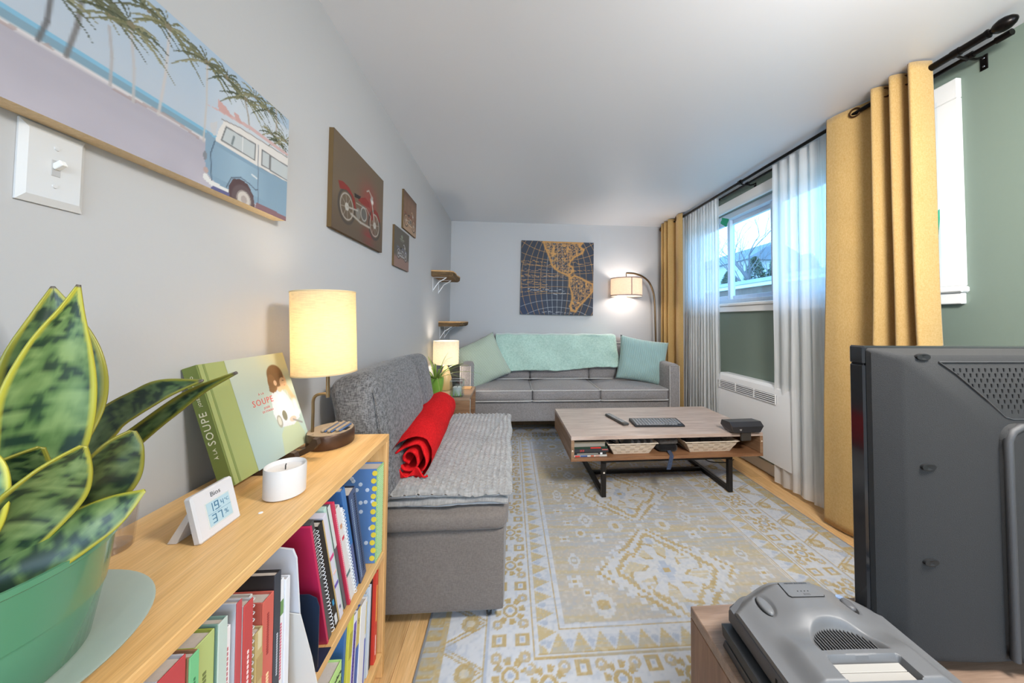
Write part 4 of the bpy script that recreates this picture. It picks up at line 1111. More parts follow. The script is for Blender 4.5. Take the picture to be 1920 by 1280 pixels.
# woven baskets on the shelf
m_bask = plain('paper_strap', (206, 190, 170), .75, var=.10, vscale=60)
m_bask2 = plain('paper_strap_b', (220, 206, 188), .75, var=.10, vscale=60)
def basket(label, x0, x1, z1, seed):
    t = thing('storage_basket', label, 'basket', ct((x0+x1)/2, -.18, .2685), (0, 0, CA))
    W, D, h = (x1-x0)/2, .12, z1-.2685; tp = .045
    A = MB(); Bm = MB(); g = random.Random(seed)
    MB().bounds(-W+tp, W-tp, -D+.03, D-.03, .0005, .004, .0005).build('bottom', m_bask, t)
    for (ax, sg) in (('y', -1), ('y', 1), ('x', -1), ('x', 1)):
        L = W if ax == 'y' else D; tpl = tp if ax == 'y' else .03; off = D if ax == 'y' else W; tpo = .03 if ax == 'y' else tp
        nc = 9 if ax == 'y' else 5; nr = 4
        for i in range(nc):
            for j in range(nr):
                mb = A if (i+j) % 2 else Bm; ins = .0025 if (i+j) % 2 else 0.0
                q = []
                for (a, b) in ((i, j), (i+1, j), (i+1, j+1), (i, j+1)):
                    v = b/nr*.92; u = -1+2*a/nc; hh = .002+v*h
                    ll = (L-tpl)+tpl*v; oo = (off-tpo)+tpo*v-ins
                    q.append((u*ll, sg*oo, hh) if ax == 'y' else (sg*oo, u*ll, hh))
                th = .003; q2 = [((p[0], p[1]-sg*th, p[2]) if ax == 'y' else (p[0]-sg*th, p[1], p[2])) for p in q]
                mb.add(q+q2, [(0, 1, 2, 3), (7, 6, 5, 4), (0, 4, 5, 1), (1, 5, 6, 2), (2, 6, 7, 3), (3, 7, 4, 0)])
    A.build('weave', m_bask, t, smooth=0); Bm.build('weave', m_bask2, t, smooth=0)
    rim = MB().tube([(a*W, b*D, h*.955) for a, b in ((-1, -1), (1, -1), (1, 1), (-1, 1))], .0035, 6, closed=True); rim.build('rim', m_bask2, t)
    return t
basket('white woven basket holding cartridges under the coffee table top', -.388, -.066, .344, 1)
basket('white woven basket holding dark bags under the coffee table top', .115, .478, .344, 2)
m_cart = plain('cartridge_grey', (150, 146, 142), .5)
for i in range(4):
    x = -.245+i*.042
    o = thing('game_cartridge', ['leftmost grey game cartridge in the woven basket', 'second grey game cartridge in the woven basket', 'third grey game cartridge in the woven basket', 'rightmost grey game cartridge in the woven basket'][i], 'cartridge', ct(x, -.21, .275), (0, math.radians(28), CA))
    MB().loft([[(sx*.010, y, z) for y, z in ((-.05, 0), (.05, 0), (.05, .062), (.035, .076), (-.035, .076), (-.05, .062))] for sx in (-1, 1)]).build('shell', m_cart, o)
    MB().bounds(.0101, .0107, -.036, .036, .02, .062, 0).build('sticker', plain('cart_label_%d' % i, [(150, 90, 60), (90, 110, 150), (170, 160, 90), (120, 120, 120)][i], .4), o)
g = random.Random(3); mb = MB()
pts = [ct(-.33+g.uniform(-.035, .05), -.19+g.uniform(-.05, .05), .30+g.random()*.055) for k in range(16)]
mb.tube(catmull(pts, 6), .004, 6); tag(mb.build('controller_cable', m_black, recalc=False), 'tangled black cable in the left woven basket', 'cable')
def softbag(name, label, cat, c, s, col, seed, wob=.012, r=.02):
    mb = cushion(MB(), (0, 0, s[2]/2), s, r, (.004, .004, .006), 12, None, wob, seed)
    o = mb.build(name, fabric(name+'_cloth', tuple(int(x*.8) for x in col), col, 300, .8, .3), smooth=180); o.location = ct(*c); o.rotation_euler = (0, 0, CA)
    return tag(o, label, cat)
softbag('pouch', 'grey soft pouch in the right woven basket', 'pouch', (.335, -.17, .282), (.13, .12, .082), (104, 102, 106), 1)
softbag('pouch', 'black soft pouch at the left of the right woven basket', 'pouch', (.215, -.17, .282), (.09, .10, .085), (30, 32, 38), 2)
softbag('case', 'grey zip case lying on a black bag between the baskets', 'case', (.018, -.19, .318), (.125, .16, .04), (96, 92, 90), 3, .004, .012)
softbag('bag', 'crumpled black nylon bag between the two woven baskets', 'bag', (.022, -.17, .2685), (.14, .20, .050), (24, 24, 27), 4, .02)
st_ = MB(); pts = [ct(.02, -.26, .285), ct(.018, -.30, .2715), ct(.012, -.322, .268), ct(.004, -.328, .25), ct(-.006, -.330, .215), ct(-.014, -.331, .190)]
vs = []; fs = []
for i, p in enumerate(pts):
    for s in (-.013, .013): vs.append((p[0]+s, p[1], p[2])); vs.append((p[0]+s, p[1]+.0015, p[2]+.0015))
for i in range(len(pts)-1):
    a = 4*i; fs += [(a, a+2, a+6, a+4), (a+1, a+5, a+7, a+3), (a, a+4, a+5, a+1), (a+2, a+3, a+7, a+6)]
st_.add(vs, fs); tag(st_.build('strap', fabric('navy_webbing', (50, 60, 82), (70, 82, 106), 300)), 'dark blue strap hanging over the coffee table shelf edge', 'strap')
kr = MB().tube([ct(.492+.016*math.cos(a), -.20, .305+.013*math.sin(a)) for a in [2*PI*k/16 for k in range(16)]], .002, 6, closed=True)
tag(kr.build('key_ring', plain('chrome', (170, 170, 172), .2, metal=1.)), 'small metal ring lying right of the right basket', 'ring')

# games and boxes at the left of the shelf
def case(name, label, cat, x0, x1, z0, z1, cols, y0=-.30, y1=-.12):
    t = thing(name, label, cat, ct((x0+x1)/2, (y0+y1)/2, z0), (0, 0, CA))
    W, D, h = (x1-x0)/2, (y1-y0)/2, z1-z0
    MB().bounds(-W, W, -D, D, .0004, h-.0004, .001).build('case', plain('case_%s' % (cols[0],), cols[0], .35), t)
    return t, W, D, h
tA, W, D, h = case('board_game', 'colourful flat game box at the bottom of the shelf stack', 'game', -.602, -.395, .2685, .281, [(198, 196, 190)])
for k, (a, b, c) in enumerate(((-.95, -.65, (214, 60, 52)), (-.62, -.2, (60, 90, 150)), (0.0, .2, (190, 90, 60)), (.3, .55, (200, 150, 130)))): MB().bounds(W*a, W*b, -D-.0006, -D, .002, h-.002, 0).build('print_patch', plain('patch_%d' % k, c, .4), tA)
tA, W, D, h = case('game_case', 'black game case with white strip second from the stack bottom', 'game', -.604, -.400, .2812, .2965, [(34, 34, 36)])
MB().bounds(-W*.8, W*.5, -D-.0006, -D, .004, .010, 0).build('print_strip', plain('strip_grey', (150, 148, 138), .5), tA); MB().bounds(W*.62, W*.76, -D-.0006, -D, .002, h-.002, 0).build('print_patch', m_white, tA)
tA, W, D, h = case('game_case', 'dark game case with red lettering in the middle of the stack', 'game', -.606, -.385, .2968, .3165, [(52, 52, 56)])
text_mesh('lettering', '2K8', .017, (-W*.52, -D-.0006, h/2), (1, 0, 0), (0, 0, 1), plain('game_red', (226, 72, 62), .5), tA, world=False)
MB().bounds(W*.62, W*.95, -D-.0006, -D, .012, .017, 0).build('print_patch', plain('patch_pink', (206, 110, 100), .5), tA)
tA, W, D, h = case('game_case', 'black and green game case with a red stripe', 'game', -.606, -.392, .3168, .330, [(36, 58, 44)])
MB().bounds(0, W*.6, -D-.0006, -D, .003, h-.003, 0).build('print_patch', plain('patch_red', (206, 48, 42), .5), tA)
tA, W, D, h = case('storage_box', 'pale grey plastic box on top of the game stack', 'box', -.602, -.408, .3302, .358, [(150, 144, 134)])
MB().bounds(-W-.001, W+.001, -D-.0015, D+.001, h*.75, h+.0002, .001).build('lid', plain('box_lid', (128, 118, 100), .4), tA)

# remote, keyboard, camera sensor on the table top
rm = thing('remote_control', 'slim dark remote control on the coffee table', 'remote', (.758, 2.325, .4), (0, 0, math.radians(14)))
MB().box((0, 0, .0095), (.046, .25, .017), .006).build('body', plain('remote_grey', (70, 66, 62), .4), rm)
bt = MB()
for j in range(11):
    for i in range(3): bt.box((-.013+i*.013, -.085+j*.0185, .0187), (.0085, .010 if j != 6 else .013, .002), .0006)
bt.build('buttons', plain('button_grey', (176, 176, 176), .5), rm)['kind'] = 'stuff'
kb = thing('keyboard', 'compact black wireless keyboard on the coffee table', 'keyboard', (1.008, 2.235, .4), (0, 0, math.radians(-1.5)))
MB().loft([[(sx*.168, y, z) for y, z in ((-.066, .001), (.066, .001), (.066, .022), (.052, .022), (-.062, .012), (-.066, .010))] for sx in (-1, 1)]).build('body', plain('keyboard_black', (44, 44, 46), .45), kb)
ks = MB()
for j in range(6):
    y = -.054+j*.0185; z = .0125+(y+.062)/.114*.010
    n = 15 if j else 9; x = -.158
    for i in range(n):
        w_ = .0175 if (j or i != 4) else .11
        if x+w_ > .162: break
        ks.box((x+w_/2, y, z+.0016), (w_, .0145, .004), .0008); x += w_+.0035
ks.build('keys', plain('key_grey', (140, 142, 146), .5), kb)['kind'] = 'stuff'
se = thing('camera_sensor', 'black bar-shaped camera sensor clipped on the coffee table edge', 'sensor', ct(.495, -.30, .4), (0, 0, CA+math.radians(2)))
m_sens = plain('sensor_black', (52, 52, 56), .3)
MB().loft([[(x*k, y, z) for (y, z, k) in ((-.045, .010, .86), (.030, .006, .86), (.055, .040, 1.), (.045, .070, 1.), (-.030, .074, 1.), (-.055, .050, 1.))] for x in (-.108, .108)]).build('body', m_sens, se, smooth=25)
MB().bounds(-.032, .034, -.040, -.024, -.045, .012, .003).build('clip', plain('clip_black', (60, 56, 52), .5), se)
MB().bounds(-.032, .034, -.024, .06, .0005, .0058, .002).build('foot', plain('clip_black', (60, 56, 52), .5), se)
MB().lathe([(0, 0), (.008, 0), (.0075, .001), (0, .0012)], 16, T=basis((-.048, -.0505, .032), (1, 0, 0), (0, .25, 1))).build('badge', plain('badge_silver', (190, 190, 190), .3, metal=.6), se)
cb = MB().tube(catmull([(1.455, 2.62, .245), (1.48, 2.60, .14), (1.51, 2.57, .06), (1.555, 2.53, .016), (1.62, 2.50, .015), (1.72, 2.52, .008), (1.79, 2.56, .008)], 8), .0035, 6)
tag(cb.build('power_cord', m_black, recalc=False), 'black power cord trailing behind the coffee table leg', 'cord')
cb = MB().tube(catmull([(1.80, 1.42, .12), (1.765, 1.42, .04), (1.73, 1.40, .008), (1.70, 1.33, .006), (1.69, 1.22, .006), (1.66, 1.08, .014), (1.60, .95, .014)], 8), .004, 6)
tag(cb.build('power_cord', plain('cream_cord', (226, 214, 190), .5), recalc=False), 'cream power cord on the floor under the near curtain', 'cord')

# ================================================================== GREY STORAGE CHAIR WITH BLANKETS
m_chair = fabric('chair_taupe', (106, 98, 93), (120, 112, 106), 420, .9, .15, .05)
m_cushd = fabric('chair_charcoal', (76, 76, 78), (128, 128, 130), 300, .9, .45, .06)
ch = thing('storage_chair', 'armless grey storage chair with charcoal back cushion along the left wall', 'armchair', (-.35, 1.7, 0))
cx0, cx1, cy0, cy1 = -.672, -.013, 1.245, 2.24
cushion(MB(), ((cx0+cx1)/2, (cy0+cy1)/2, .195), (cx1-cx0, cy1-cy0, .295), .012, (.004, .004, 0), 10).build('base', m_chair, ch, world=True, smooth=60)
so_ = cushion(MB(), ((cx0+cx1)/2+.002, (cy0+cy1)/2-.002, .380), (cx1-cx0+.022, cy1-cy0+.030, .084), .034, (.008, .012, .008), 18, None, .003, 3)
vs = []
for (x, y, z) in so_.v:
    k = math.exp(-((x+.43)/.012)**2)+math.exp(-((x+.22)/.012)**2); vs.append((x, y+(.006*k if y < cy0+.02 else 0), z-(.008*k if z > .39 else 0)))
so_.v = vs; so_.build('seat_cushion', m_chair, ch, world=True, smooth=180)
for x in (cx0+.07, cx1-.055):
    for y in (cy0+.035, cy1-.06):
        zz = RH if x > -.25 else .0005
        w_ = MB(); w_.lathe([(0, -.009), (.013, -.009), (.0165, -.005), (.0165, .005), (.013, .009), (0, .009)], 16, T=basis((x, y, zz+.0172), (0, 1, 0), (0, 0, 1)))
        wo = w_.build('caster_wheel', m_black, ch, world=True); MB().bounds(x-.012, x+.012, y-.014, y+.014, zz+.0335, .0470, .001).build('caster_fork', m_black, wo, world=True)
Tb = Matrix.Translation((-.482, 1.605, .43)) @ Matrix.Rotation(math.radians(-10.5), 4, 'Y')
bcm = cushion(MB(), (0, 0, .245), (.165, .79, .47), .05, (.018, .012, .012), 26, None, .004, 8)
vs = []
for (x, y, z) in bcm.v:
    if x > .02:
        k = .030*math.exp(-((z-.165)/.016)**2)*(1-min(1, abs(y)/.42)**4)+.026*math.exp(-((y-.13)/.016)**2)*(1 if z > .12 else .3)+.035*math.exp(-((z-.165)**2+(y-.13)**2)/.05**2)+.022*math.exp(-((y+.27)/.012)**2)*.4
        x -= k*min(1, (x-.02)/.05)
    vs.append((x, y, z))
bcm.v = vs; bcm.T = None
bcm.v = [tuple(Tb @ Vector(p)) for p in bcm.v]
bco = bcm.build('back_cushion', m_cushd, ch, world=True, smooth=180)
MB().tube([tuple(Tb @ Vector(p)) for p in ((.066, -.375, .04), (.078, -.386, .12), (.080, -.389, .25), (.078, -.386, .38), (.062, -.372, .455))], .0028, 6).build('seam', m_cushd, bco, world=True)

# weighted minky blanket folded on the seat
m_mink = fabric('minky_grey', (132, 130, 128), (156, 154, 152), 150, .8, .25, .08, .7)
bx0, bx1, by0, by1 = -.475, .012, 1.232, 2.215
def quilt(z0, z1, inx, iny, seed, dots):
    nu_, nv_ = 150, 250
    def top(u, v):
        x = bx0+inx*.4+(bx1-bx0-inx)*u; y = by0+iny+(by1-by0-iny*1.5)*v
        e = min(u, 1-u)*(bx1-bx0); f = min(v, 1-v)*(by1-by0); m = min(e, f)
        rr = .028; d = 0 if m >= rr else rr-math.sqrt(max(0, rr*rr-(rr-m)**2))
        z = z1-d*((z1-z0)/rr*.5)+.014*noise.noise(Vector((x*5+seed, y*5, 0)))+.006*noise.noise(Vector((x*16+seed, y*16, 2)))
        if dots:
            i = x/.024; j = y/.024+(.5 if int(math.floor(i)) % 2 else 0)
            fx, fy = i-math.floor(i)-.5, j-math.floor(j)-.5
            z += .0072*max(0, 1-(fx*fx+fy*fy)/.10)-.003
            z -= .010*math.exp(-((x+.12-.22*(y-1.75))/.010)**2)*(1 if y > 1.5 else 0)
        x += .012*noise.noise(Vector((y*6+seed, 0, 3)))*(u*2-1); y += .014*noise.noise(Vector((x*6+seed, 4, 0)))*(1-v)
        return (x, y, z)
    mb = MB(); mb.grid(nu_, nv_, top)
    n = len(mb.v); zm = (z0+z1)/2
    ring_ = [i for i in range(nu_)]+[j*nu_+nu_-1 for j in range(1, nv_)]+[(nv_-1)*nu_+i for i in range(nu_-2, -1, -1)]+[j*nu_ for j in range(nv_-2, 0, -1)]
    cx_, cy_ = (bx0+bx1)/2, (by0+by1)/2
    lev = []
    for (kz, ins) in ((.25, .004), (.0, .02)):
        st0 = len(mb.v)
        for i in ring_:
            x, y, z = mb.v[i]; dx_, dy_ = x-cx_, y-cy_
            mb.v.append((x-math.copysign(ins, dx_)*(abs(dx_) > .2), y-math.copysign(ins, dy_)*(abs(dy_) > .44), z0+(zm-z0)*kz*2+.003*noise.noise(Vector((x*30, y*30, seed)))))
        lev.append(list(range(st0, st0+len(ring_))))
    prev = ring_
    for L in lev:
        for k in range(len(L)):
            k2 = (k+1) % len(L); mb.f.append((prev[k], prev[k2], L[k2], L[k]))
        prev = L
    mb.f.append(tuple(prev[::-1]))
    return mb
bl_ = thing('weighted_blanket', 'dotted grey plush blanket folded flat on the grey chair seat', 'blanket', (-.23, 1.7, .41))
quilt(.424, .458, .02, .006, 3, False).build('lower_fold', m_mink, bl_, world=True, smooth=180, recalc=False)
quilt(.457, .497, 0, 0, 1, True).build('upper_fold', m_mink, bl_, world=True, smooth=180, recalc=False)

# red rolled throw
m_red = fabric('red_fleece', (190, 18, 24), (214, 30, 34), 220, .9, .3, .16, 0.)
rr_ = thing('rolled_throw', 'bright red fleece throw rolled up on the dotted blanket', 'blanket', (-.40, 1.7, .48))
ax_ = catmull([(-.380, 1.335, .566), (-.390, 1.45, .572), (-.402, 1.65, .578), (-.412, 1.85, .580), (-.422, 2.02, .577), (-.428, 2.10, .572)], 6)
N_ = len(ax_); rings = []
for i, p in enumerate(ax_):
    t = i/(N_-1); r = .080+.014*math.sin(min(1, t*1.4)*PI/2)
    if t > .86: r *= math.sqrt(max(.02, 1-((t-.86)/.145)**2))
    ring_ = []
    for k in range(36):
        a = 2*PI*k/36; q = r*(1+.05*noise.noise(Vector((math.cos(a)*1.3, math.sin(a)*1.3, t*3.2)))+.025*math.sin(a*2+t*8)+.05*noise.noise(Vector((math.cos(a)*3, math.sin(a)*3, t*9))))
        zz = p[2]+q*math.sin(a); zz = max(zz, .498)
        ring_.append((p[0]+q*math.cos(a), p[1]+.02*math.sin(a*2)*(1-t), zz))
    rings.append(ring_)
mb = MB(); mb.loft(rings, caps=False); mb.f.append(tuple((N_-1)*36+k for k in range(36)))
mb.build('roll', m_red, rr_, world=True, smooth=180)
mb = MB(); sp2 = []
for k in range(120):
    a = k/120*2*PI*2.4; r = .080*(1-k/140)*(1+.07*math.sin(k*.37)); sp2.append((r*math.cos(a+2.4)*(1.0+.12*math.sin(a*2.3)), r*math.sin(a+2.4)*(.88+.10*math.sin(a*1.7))))
def spir(u, v):
    i = min(119, int(round(u*119))); x, z = sp2[i]
    dep = .022*noise.noise(Vector((x*30, z*30, 1)))
    return (-.386+x, 1.336+dep+.16*v-.012, max(.503, .568+z))
mb.grid(120, 8, spir); o = mb.build('inner_folds', m_red, rr_, world=True, smooth=180, recalc=False); s = o.modifiers.new('thickness', 'SOLIDIFY'); s.thickness = .007
fl_ = MB()
def flap(u, v): return (-.43+.12*u, 1.318-.008*math.sin(u*9)-.004*v, .499+.035*v*(.5+.5*math.sin(u*11+1))+.004)
fl_.grid(30, 8, flap); o = fl_.build('loose_hem', m_red, rr_, world=True, smooth=180, recalc=False); s = o.modifiers.new('thickness', 'SOLIDIFY'); s.thickness = .006
# ================================================================== BOOKCASE
m_oak = wood('bookcase_oak', (206, 160, 100), (220, 176, 116), (230, 190, 134), (12, .9, 12), 3.0, .38, .45, .05)
KX0, KX1, KY0, KY1, KZ = -.674, -.385, -.12, 1.105, .74
bc = thing('bookcase', 'low oak bookcase full of books along the left wall', 'bookcase', (-.53, .5, 0))
MB().bounds(KX0, KX1, KY0, KY1, KZ-.02, KZ, .0015).build('top', m_oak, bc, world=True)
m_oakv = wood('bookcase_oak_upright', (200, 152, 94), (214, 168, 110), (224, 182, 126), (12, 12, .9), 3.0, .4, .4, .05)
for y in (KY0, KY1-.02): MB().bounds(KX0, KX1, y, y+.02, .0005, KZ-.0205, .0015).build('side_panel', m_oakv, bc, world=True)
MB().bounds(KX0, KX0+.006, KY0+.0205, KY1-.0205, .06, KZ-.0205, .0005).build('back_panel', m_oakv, bc, world=True)
SH, SB = .385, .078
MB().bounds(KX0+.0065, KX1-.001, KY0+.0205, KY1-.0205, SH-.02, SH, .0015).build('shelf', m_oak, bc, world=True)
MB().bounds(KX0+.0065, KX1-.001, KY0+.0205, KY1-.0205, SB-.02, SB, .0015).build('shelf', m_oak, bc, world=True)
MB().bounds(KX1-.035, KX1-.018, KY0+.0205, KY1-.0205, .0005, SB-.0205, .0015).build('plinth', m_oakv, bc, world=True)

m_page = plain('book_pages', (198, 190, 182), .8, var=.08, vscale=200)
def book(label, yb, th, h, d, z0, lean, cover, spine=None, front=-.405, name='book', pages=True, group=None, bands=(), title=None, cat='book', spiral=False):
    """spine faces the room (+x); thickness runs along y; lean>0 tips the top towards the near end"""
    a = math.radians(lean); spine = spine or cover
    t = thing(name, label, cat, (front, yb, z0+.0006), (a, 0, 0), group)
    y0, y1 = (0, th) if lean >= 0 else (-th, 0)
    mc = plain('cover_%d_%d_%d' % cover, cover, .42); ms = plain('cover_%d_%d_%d' % spine, spine, .42)
    cv = min(.0022, th*.18)
    if pages:
        MB().bounds(-d, -cv, y0, y0+cv, 0, h, .0004).build('cover', mc, t); MB().bounds(-d, -cv, y1-cv, y1, 0, h, .0004).build('cover', mc, t)
        MB().bounds(-d+.004, -cv-.0002, y0+cv+.0001, y1-cv-.0001, .003, h-.004, .0002).build('pages', m_page, t)
        sp = MB().bounds(-cv, 0, y0, y1, 0, h, .0006).build('spine', ms, t)
    else:
        sp = MB().bounds(-d, 0, y0, y1, 0, h, .0006).build('body', mc, t)
    for (b0, b1, w0, w1, c) in bands:
        MB().bounds(0, .0006, y0+(y1-y0)*w0, y0+(y1-y0)*w1, h*b0, h*b1, 0).build('print_band', plain('print_%d_%d_%d' % c, c, .5), sp)
    if spiral:
        sb_ = MB()
        n = int(h/.011)
        for k in range(n):
            z = .006+k*(h-.012)/max(1, n-1); sb_.tube([(.002+.0035*math.cos(q), (y0+y1)/2+.0045*math.sin(q), z) for q in [2*PI*i/8 for i in range(8)]], .0009, 4, closed=True)
        sb_.build('spiral_binding', plain('wire_white', (214, 216, 220), .35), t, recalc=False)
    if title:
        s, size, zc, c, dirn = title
        xd, yd = ((0, 0, 1), (0, -1, 0)) if dirn == 'up' else (((0, 0, -1), (0, 1, 0)) if dirn == 'down' else ((0, 1, 0), (0, 0, 1)))
        text_mesh('lettering', s, size, (.0006, (y0+y1)/2, h*zc), xd, yd, plain('print_%d_%d_%d' % c, c, .5), t, world=False)
    return t
def lines(a, b, n, c, w0=.42, w1=.58, gap=.35):
    n = int(n*2.2)
    """rows of tiny printed dashes along a spine"""
    s = (b-a)/n; return [(a+i*s, a+i*s+s*(1-gap), w0, w1, c) for i in range(n)]
WH, RD, DK, GR = (236, 236, 236), (206, 58, 60), (30, 31, 34), (120, 122, 126)
# upper shelf, upright part, from the near end to the bookend
near_books = [
 ('dark slate book at the nearest visible end of the upper shelf', .398, .018, .308, (70, 78, 92), None, ()),
 ('slim cream book beside the slate book', .417, .011, .30, (206, 194, 172), None, ()),
 ('thick white book with a red spine and grey page block', .431, .034, .299, (184, 188, 198), (184, 66, 70), lines(.35, .8, 7, WH)),
 ('book with a photo cover and mint green spine', .4665, .013, .291, (150, 112, 84), (112, 186, 132), lines(.72, .9, 5, (60, 120, 80))),
 ('thick olive green hardback on the upper shelf', .481, .030, .289, (150, 164, 70), (176, 190, 120), lines(.6, .85, 6, (110, 120, 70))),
 ('dusty teal binder with pale edges', .5125, .015, .292, (120, 152, 142), (188, 204, 198), ()),
 ('thin white paperback with small red print', .5285, .010, .270, (232, 230, 234), None, lines(.1, .9, 14, (206, 120, 130))),
 ('white book with a narrow red spine', .5395, .010, .298, (184, 186, 194), (184, 76, 82), ()),
 ('tall red-spined book with white lettering', .5505, .018, .284, (188, 190, 194), (188, 70, 70), lines(.05, .75, 12, (240, 222, 220))),
 ('grey spiral-edged notebook between red books', .5695, .010, .281, (206, 206, 204), None, ()),
 ('worn beige pamphlet bundle with torn edges', .5805, .016, .215, (196, 178, 130), (190, 168, 116), [(.0, .25, .1, .9, (140, 84, 54)), (.3, .5, 0, .7, (160, 160, 96)), (.62, .8, .2, 1, (176, 150, 100)), (.86, 1, .3, .8, (212, 200, 164))]),
 ('coral red cookbook with yellow lettering', .5975, .026, .250, (200, 100, 88), (204, 98, 86), lines(.08, .5, 9, (240, 214, 170), .4, .6)+lines(.62, .9, 8, (150, 60, 56), .4, .55)),
 ('thick black hardback with white lettering', .6245, .016, .274, (40, 40, 44), (58, 62, 72), lines(.35, .62, 8, (190, 194, 204), .42, .6)),
 ('white magazine with a pink strip', .6415, .010, .252, (232, 234, 240), None, lines(.3, .7, 9, (206, 90, 120), .2, .5)+[(.75, .85, .1, .9, (110, 150, 90))]),
 ('plain white softcover left of the white folder', .6525, .012, .246, (226, 228, 236), None, ()),
]
g = random.Random(1)
for (lab, y, th, h, c, s, bd) in near_books:
    book(lab, y, th, h, .19+g.random()*.03, SH, .8, c, s, -.405+g.uniform(-.004, .006), bands=bd, spiral='spiral' in lab)
# yellow boxed book behind, white tabbed folder, navy bookend
book('gold-edged box behind the plain white softcover', .6655, .016, .272, .13, SH, 1, (190, 160, 84), (204, 176, 96), -.475)
fo = thing('document_folder', 'white card folder with a rounded tab beside the navy bookend', 'folder', (-.400, .700, SH+.0006), (math.radians(6), 0, 0))
poly = [(0.004, .0), (.0, .27), (-.006, .288), (-.03, .292), (-.10, .30), (-.19, .30), (-.20, .0)]
MB().prism(poly, -.002, .002, basis((0, 0, 0), (1, 0, 0), (0, 0, 1))).build('card', plain('white_card', (206, 208, 216), .6), fo)
MB().prism([(.034, 0), (.024, .07), (.006, .16), (-.05, .17), (-.12, .0)], .004, .0055, basis((0, 0, 0), (1, 0, 0), (0, 0, 1))).build('loose_sheet', plain('paper_grey', (214, 212, 208), .7), fo)
be = thing('bookend', 'navy metal bookend holding the leaning books', 'bookend', (-.42, .735, SH))
pl_ = [(.028, 0), (.034, .01), (.034, .13), (.028, .148), (.012, .156), (-.07, .156), (-.07, 0)]
MB().prism(pl_, -.0009, .0009, basis((-.42, .728, SH+.001), (1, 0, 0), (0, 0, 1))).build('plate', plain('navy_steel', (42, 56, 80), .35, metal=.3), be, world=True)
MB().bounds(-.49, -.386, .729, .78, SH+.0004, SH+.0014, .0002).build('foot', plain('navy_steel', (42, 56, 80), .35, metal=.3), be, world=True)
# upper shelf, leaning part
lean_books = [
 ('magenta card folder leaning beside the bookend', .787, .006, .312, .20, 14.5, (192, 40, 86), None, -.398, False, ()),
 ('dark grey photo magazine with white ruled lines', .797, .012, .318, .20, 15.5, (78, 78, 80), (92, 92, 92), -.400, False, lines(.55, .95, 7, (180, 180, 180), .2, .9, .8)),
 ('spiral notebook with a dark cover leaning after the magazine', .812, .010, .29, .19, 16, (60, 58, 60), None, -.404, False, ()),
 ('black book with a gold edge and white lettering', .825, .018, .295, .20, 16.5, (28, 26, 26), (36, 32, 30), -.400, True, [(.0, 1, .82, 1., (198, 168, 110)), (.03, .12, .1, .6, (210, 214, 220)), (.22, .27, .2, .5, (60, 150, 200))]),
 ('white pad with pink and purple stripes', .847, .015, .305, .21, 17, (212, 210, 224), (204, 202, 218), -.400, False, [(.60, .63, 0, 1, (206, 70, 130)), (.33, .36, 0, 1, (100, 80, 170)), (.45, .47, .2, 1, (230, 190, 180)), (.1, .13, .3, .6, (90, 90, 120))]),
 ('mint green speckled notebook', .864, .011, .315, .21, 17, (186, 214, 202), (150, 196, 178), -.406, False, lines(.1, .9, 24, (100, 140, 130), .3, .5, .6)),
 ('grey magazine with a pale upper half', .877, .010, .315, .21, 17.5, (96, 98, 104), (104, 106, 112), -.404, False, [(.62, 1, 0, 1, (206, 216, 214))]),
 ('thin crimson book leaning in the row', .889, .007, .318, .21, 17.5, (200, 50, 82), (208, 60, 92), -.398, False, lines(.05, .9, 20, (240, 200, 210), .4, .6)),
 ('white hardback with small red motifs', .898, .018, .292, .21, 17.5, (226, 222, 222), (220, 216, 216), -.400, True, [(.28, .31, 0, 1, (90, 120, 120)), (.66, .69, .4, .9, (200, 60, 80)), (.78, .82, .4, .8, (196, 140, 100))]),
 ('white spiral notebook leaning on a blue book', .919, .012, .275, .20, 17.5, (236, 238, 242), None, -.402, False, ()),
 ('bright blue hardback leaning in the row', .935, .018, .318, .21, 17, (56, 112, 178), (62, 116, 180), -.404, True, [(.05, .45, .2, .9, (92, 104, 150))]),
 ('thick navy notebook with white speckles', .957, .034, .290, .21, 16.5, (34, 42, 62), (66, 84, 120), -.400, True, lines(.05, .95, 18, (150, 170, 196), .15, .3, .7)+lines(.07, .97, 15, (20, 24, 34), .6, .75, .6)),
]
for (lab, y, th, h, d, ln, c, s, fr, pg, bd) in lean_books:
    book(lab, y, th, h, d, SH, ln, c, s, fr, pages=pg, bands=bd, spiral='spiral' in lab)
bi = book('green dotted binder with a blue floral cover at the far end of the upper shelf', 1.032, .050, .275, .22, SH, 0.0, (92, 132, 190), (150, 196, 130), -.392)
sm_ = MB(); g = random.Random(6)
for j in range(40):
    for i in range(7): sm_.box((.0004, .008+i*.0058+(.0029 if j % 2 else 0), .008+j*.0066), (.0008, .0022, .0022), 0)
sm_.build('dot_print', plain('dot_white', (206, 228, 196), .5), bi, recalc=False, smooth=0)['kind'] = 'stuff'
sm_ = MB()
for k in range(34):
    x, z = -.012-g.random()*.17, .01+g.random()*.255
    sm_.lathe([(0, 0), (.006, 0), (.006, .0006), (0, .0006)], 7, T=basis((x, 0, z), (1, 0, 0), (0, 0, 1)))
sm_.build('flower_print', plain('flower_pale', (206, 220, 240), .5), bi, recalc=False, smooth=0)['kind'] = 'stuff'
sm_ = MB()
for k in range(12): sm_.lathe([(0, 0), (.008, 0), (.008, .0007), (0, .0007)], 8, T=basis((-.010+.003*(k % 2), 0, .015+k*.0225), (1, 0, 0), (0, 0, 1)))
sm_.build('yellow_dot_print', plain('dot_yellow', (230, 206, 70), .5), bi, recalc=False, smooth=0)['kind'] = 'stuff'
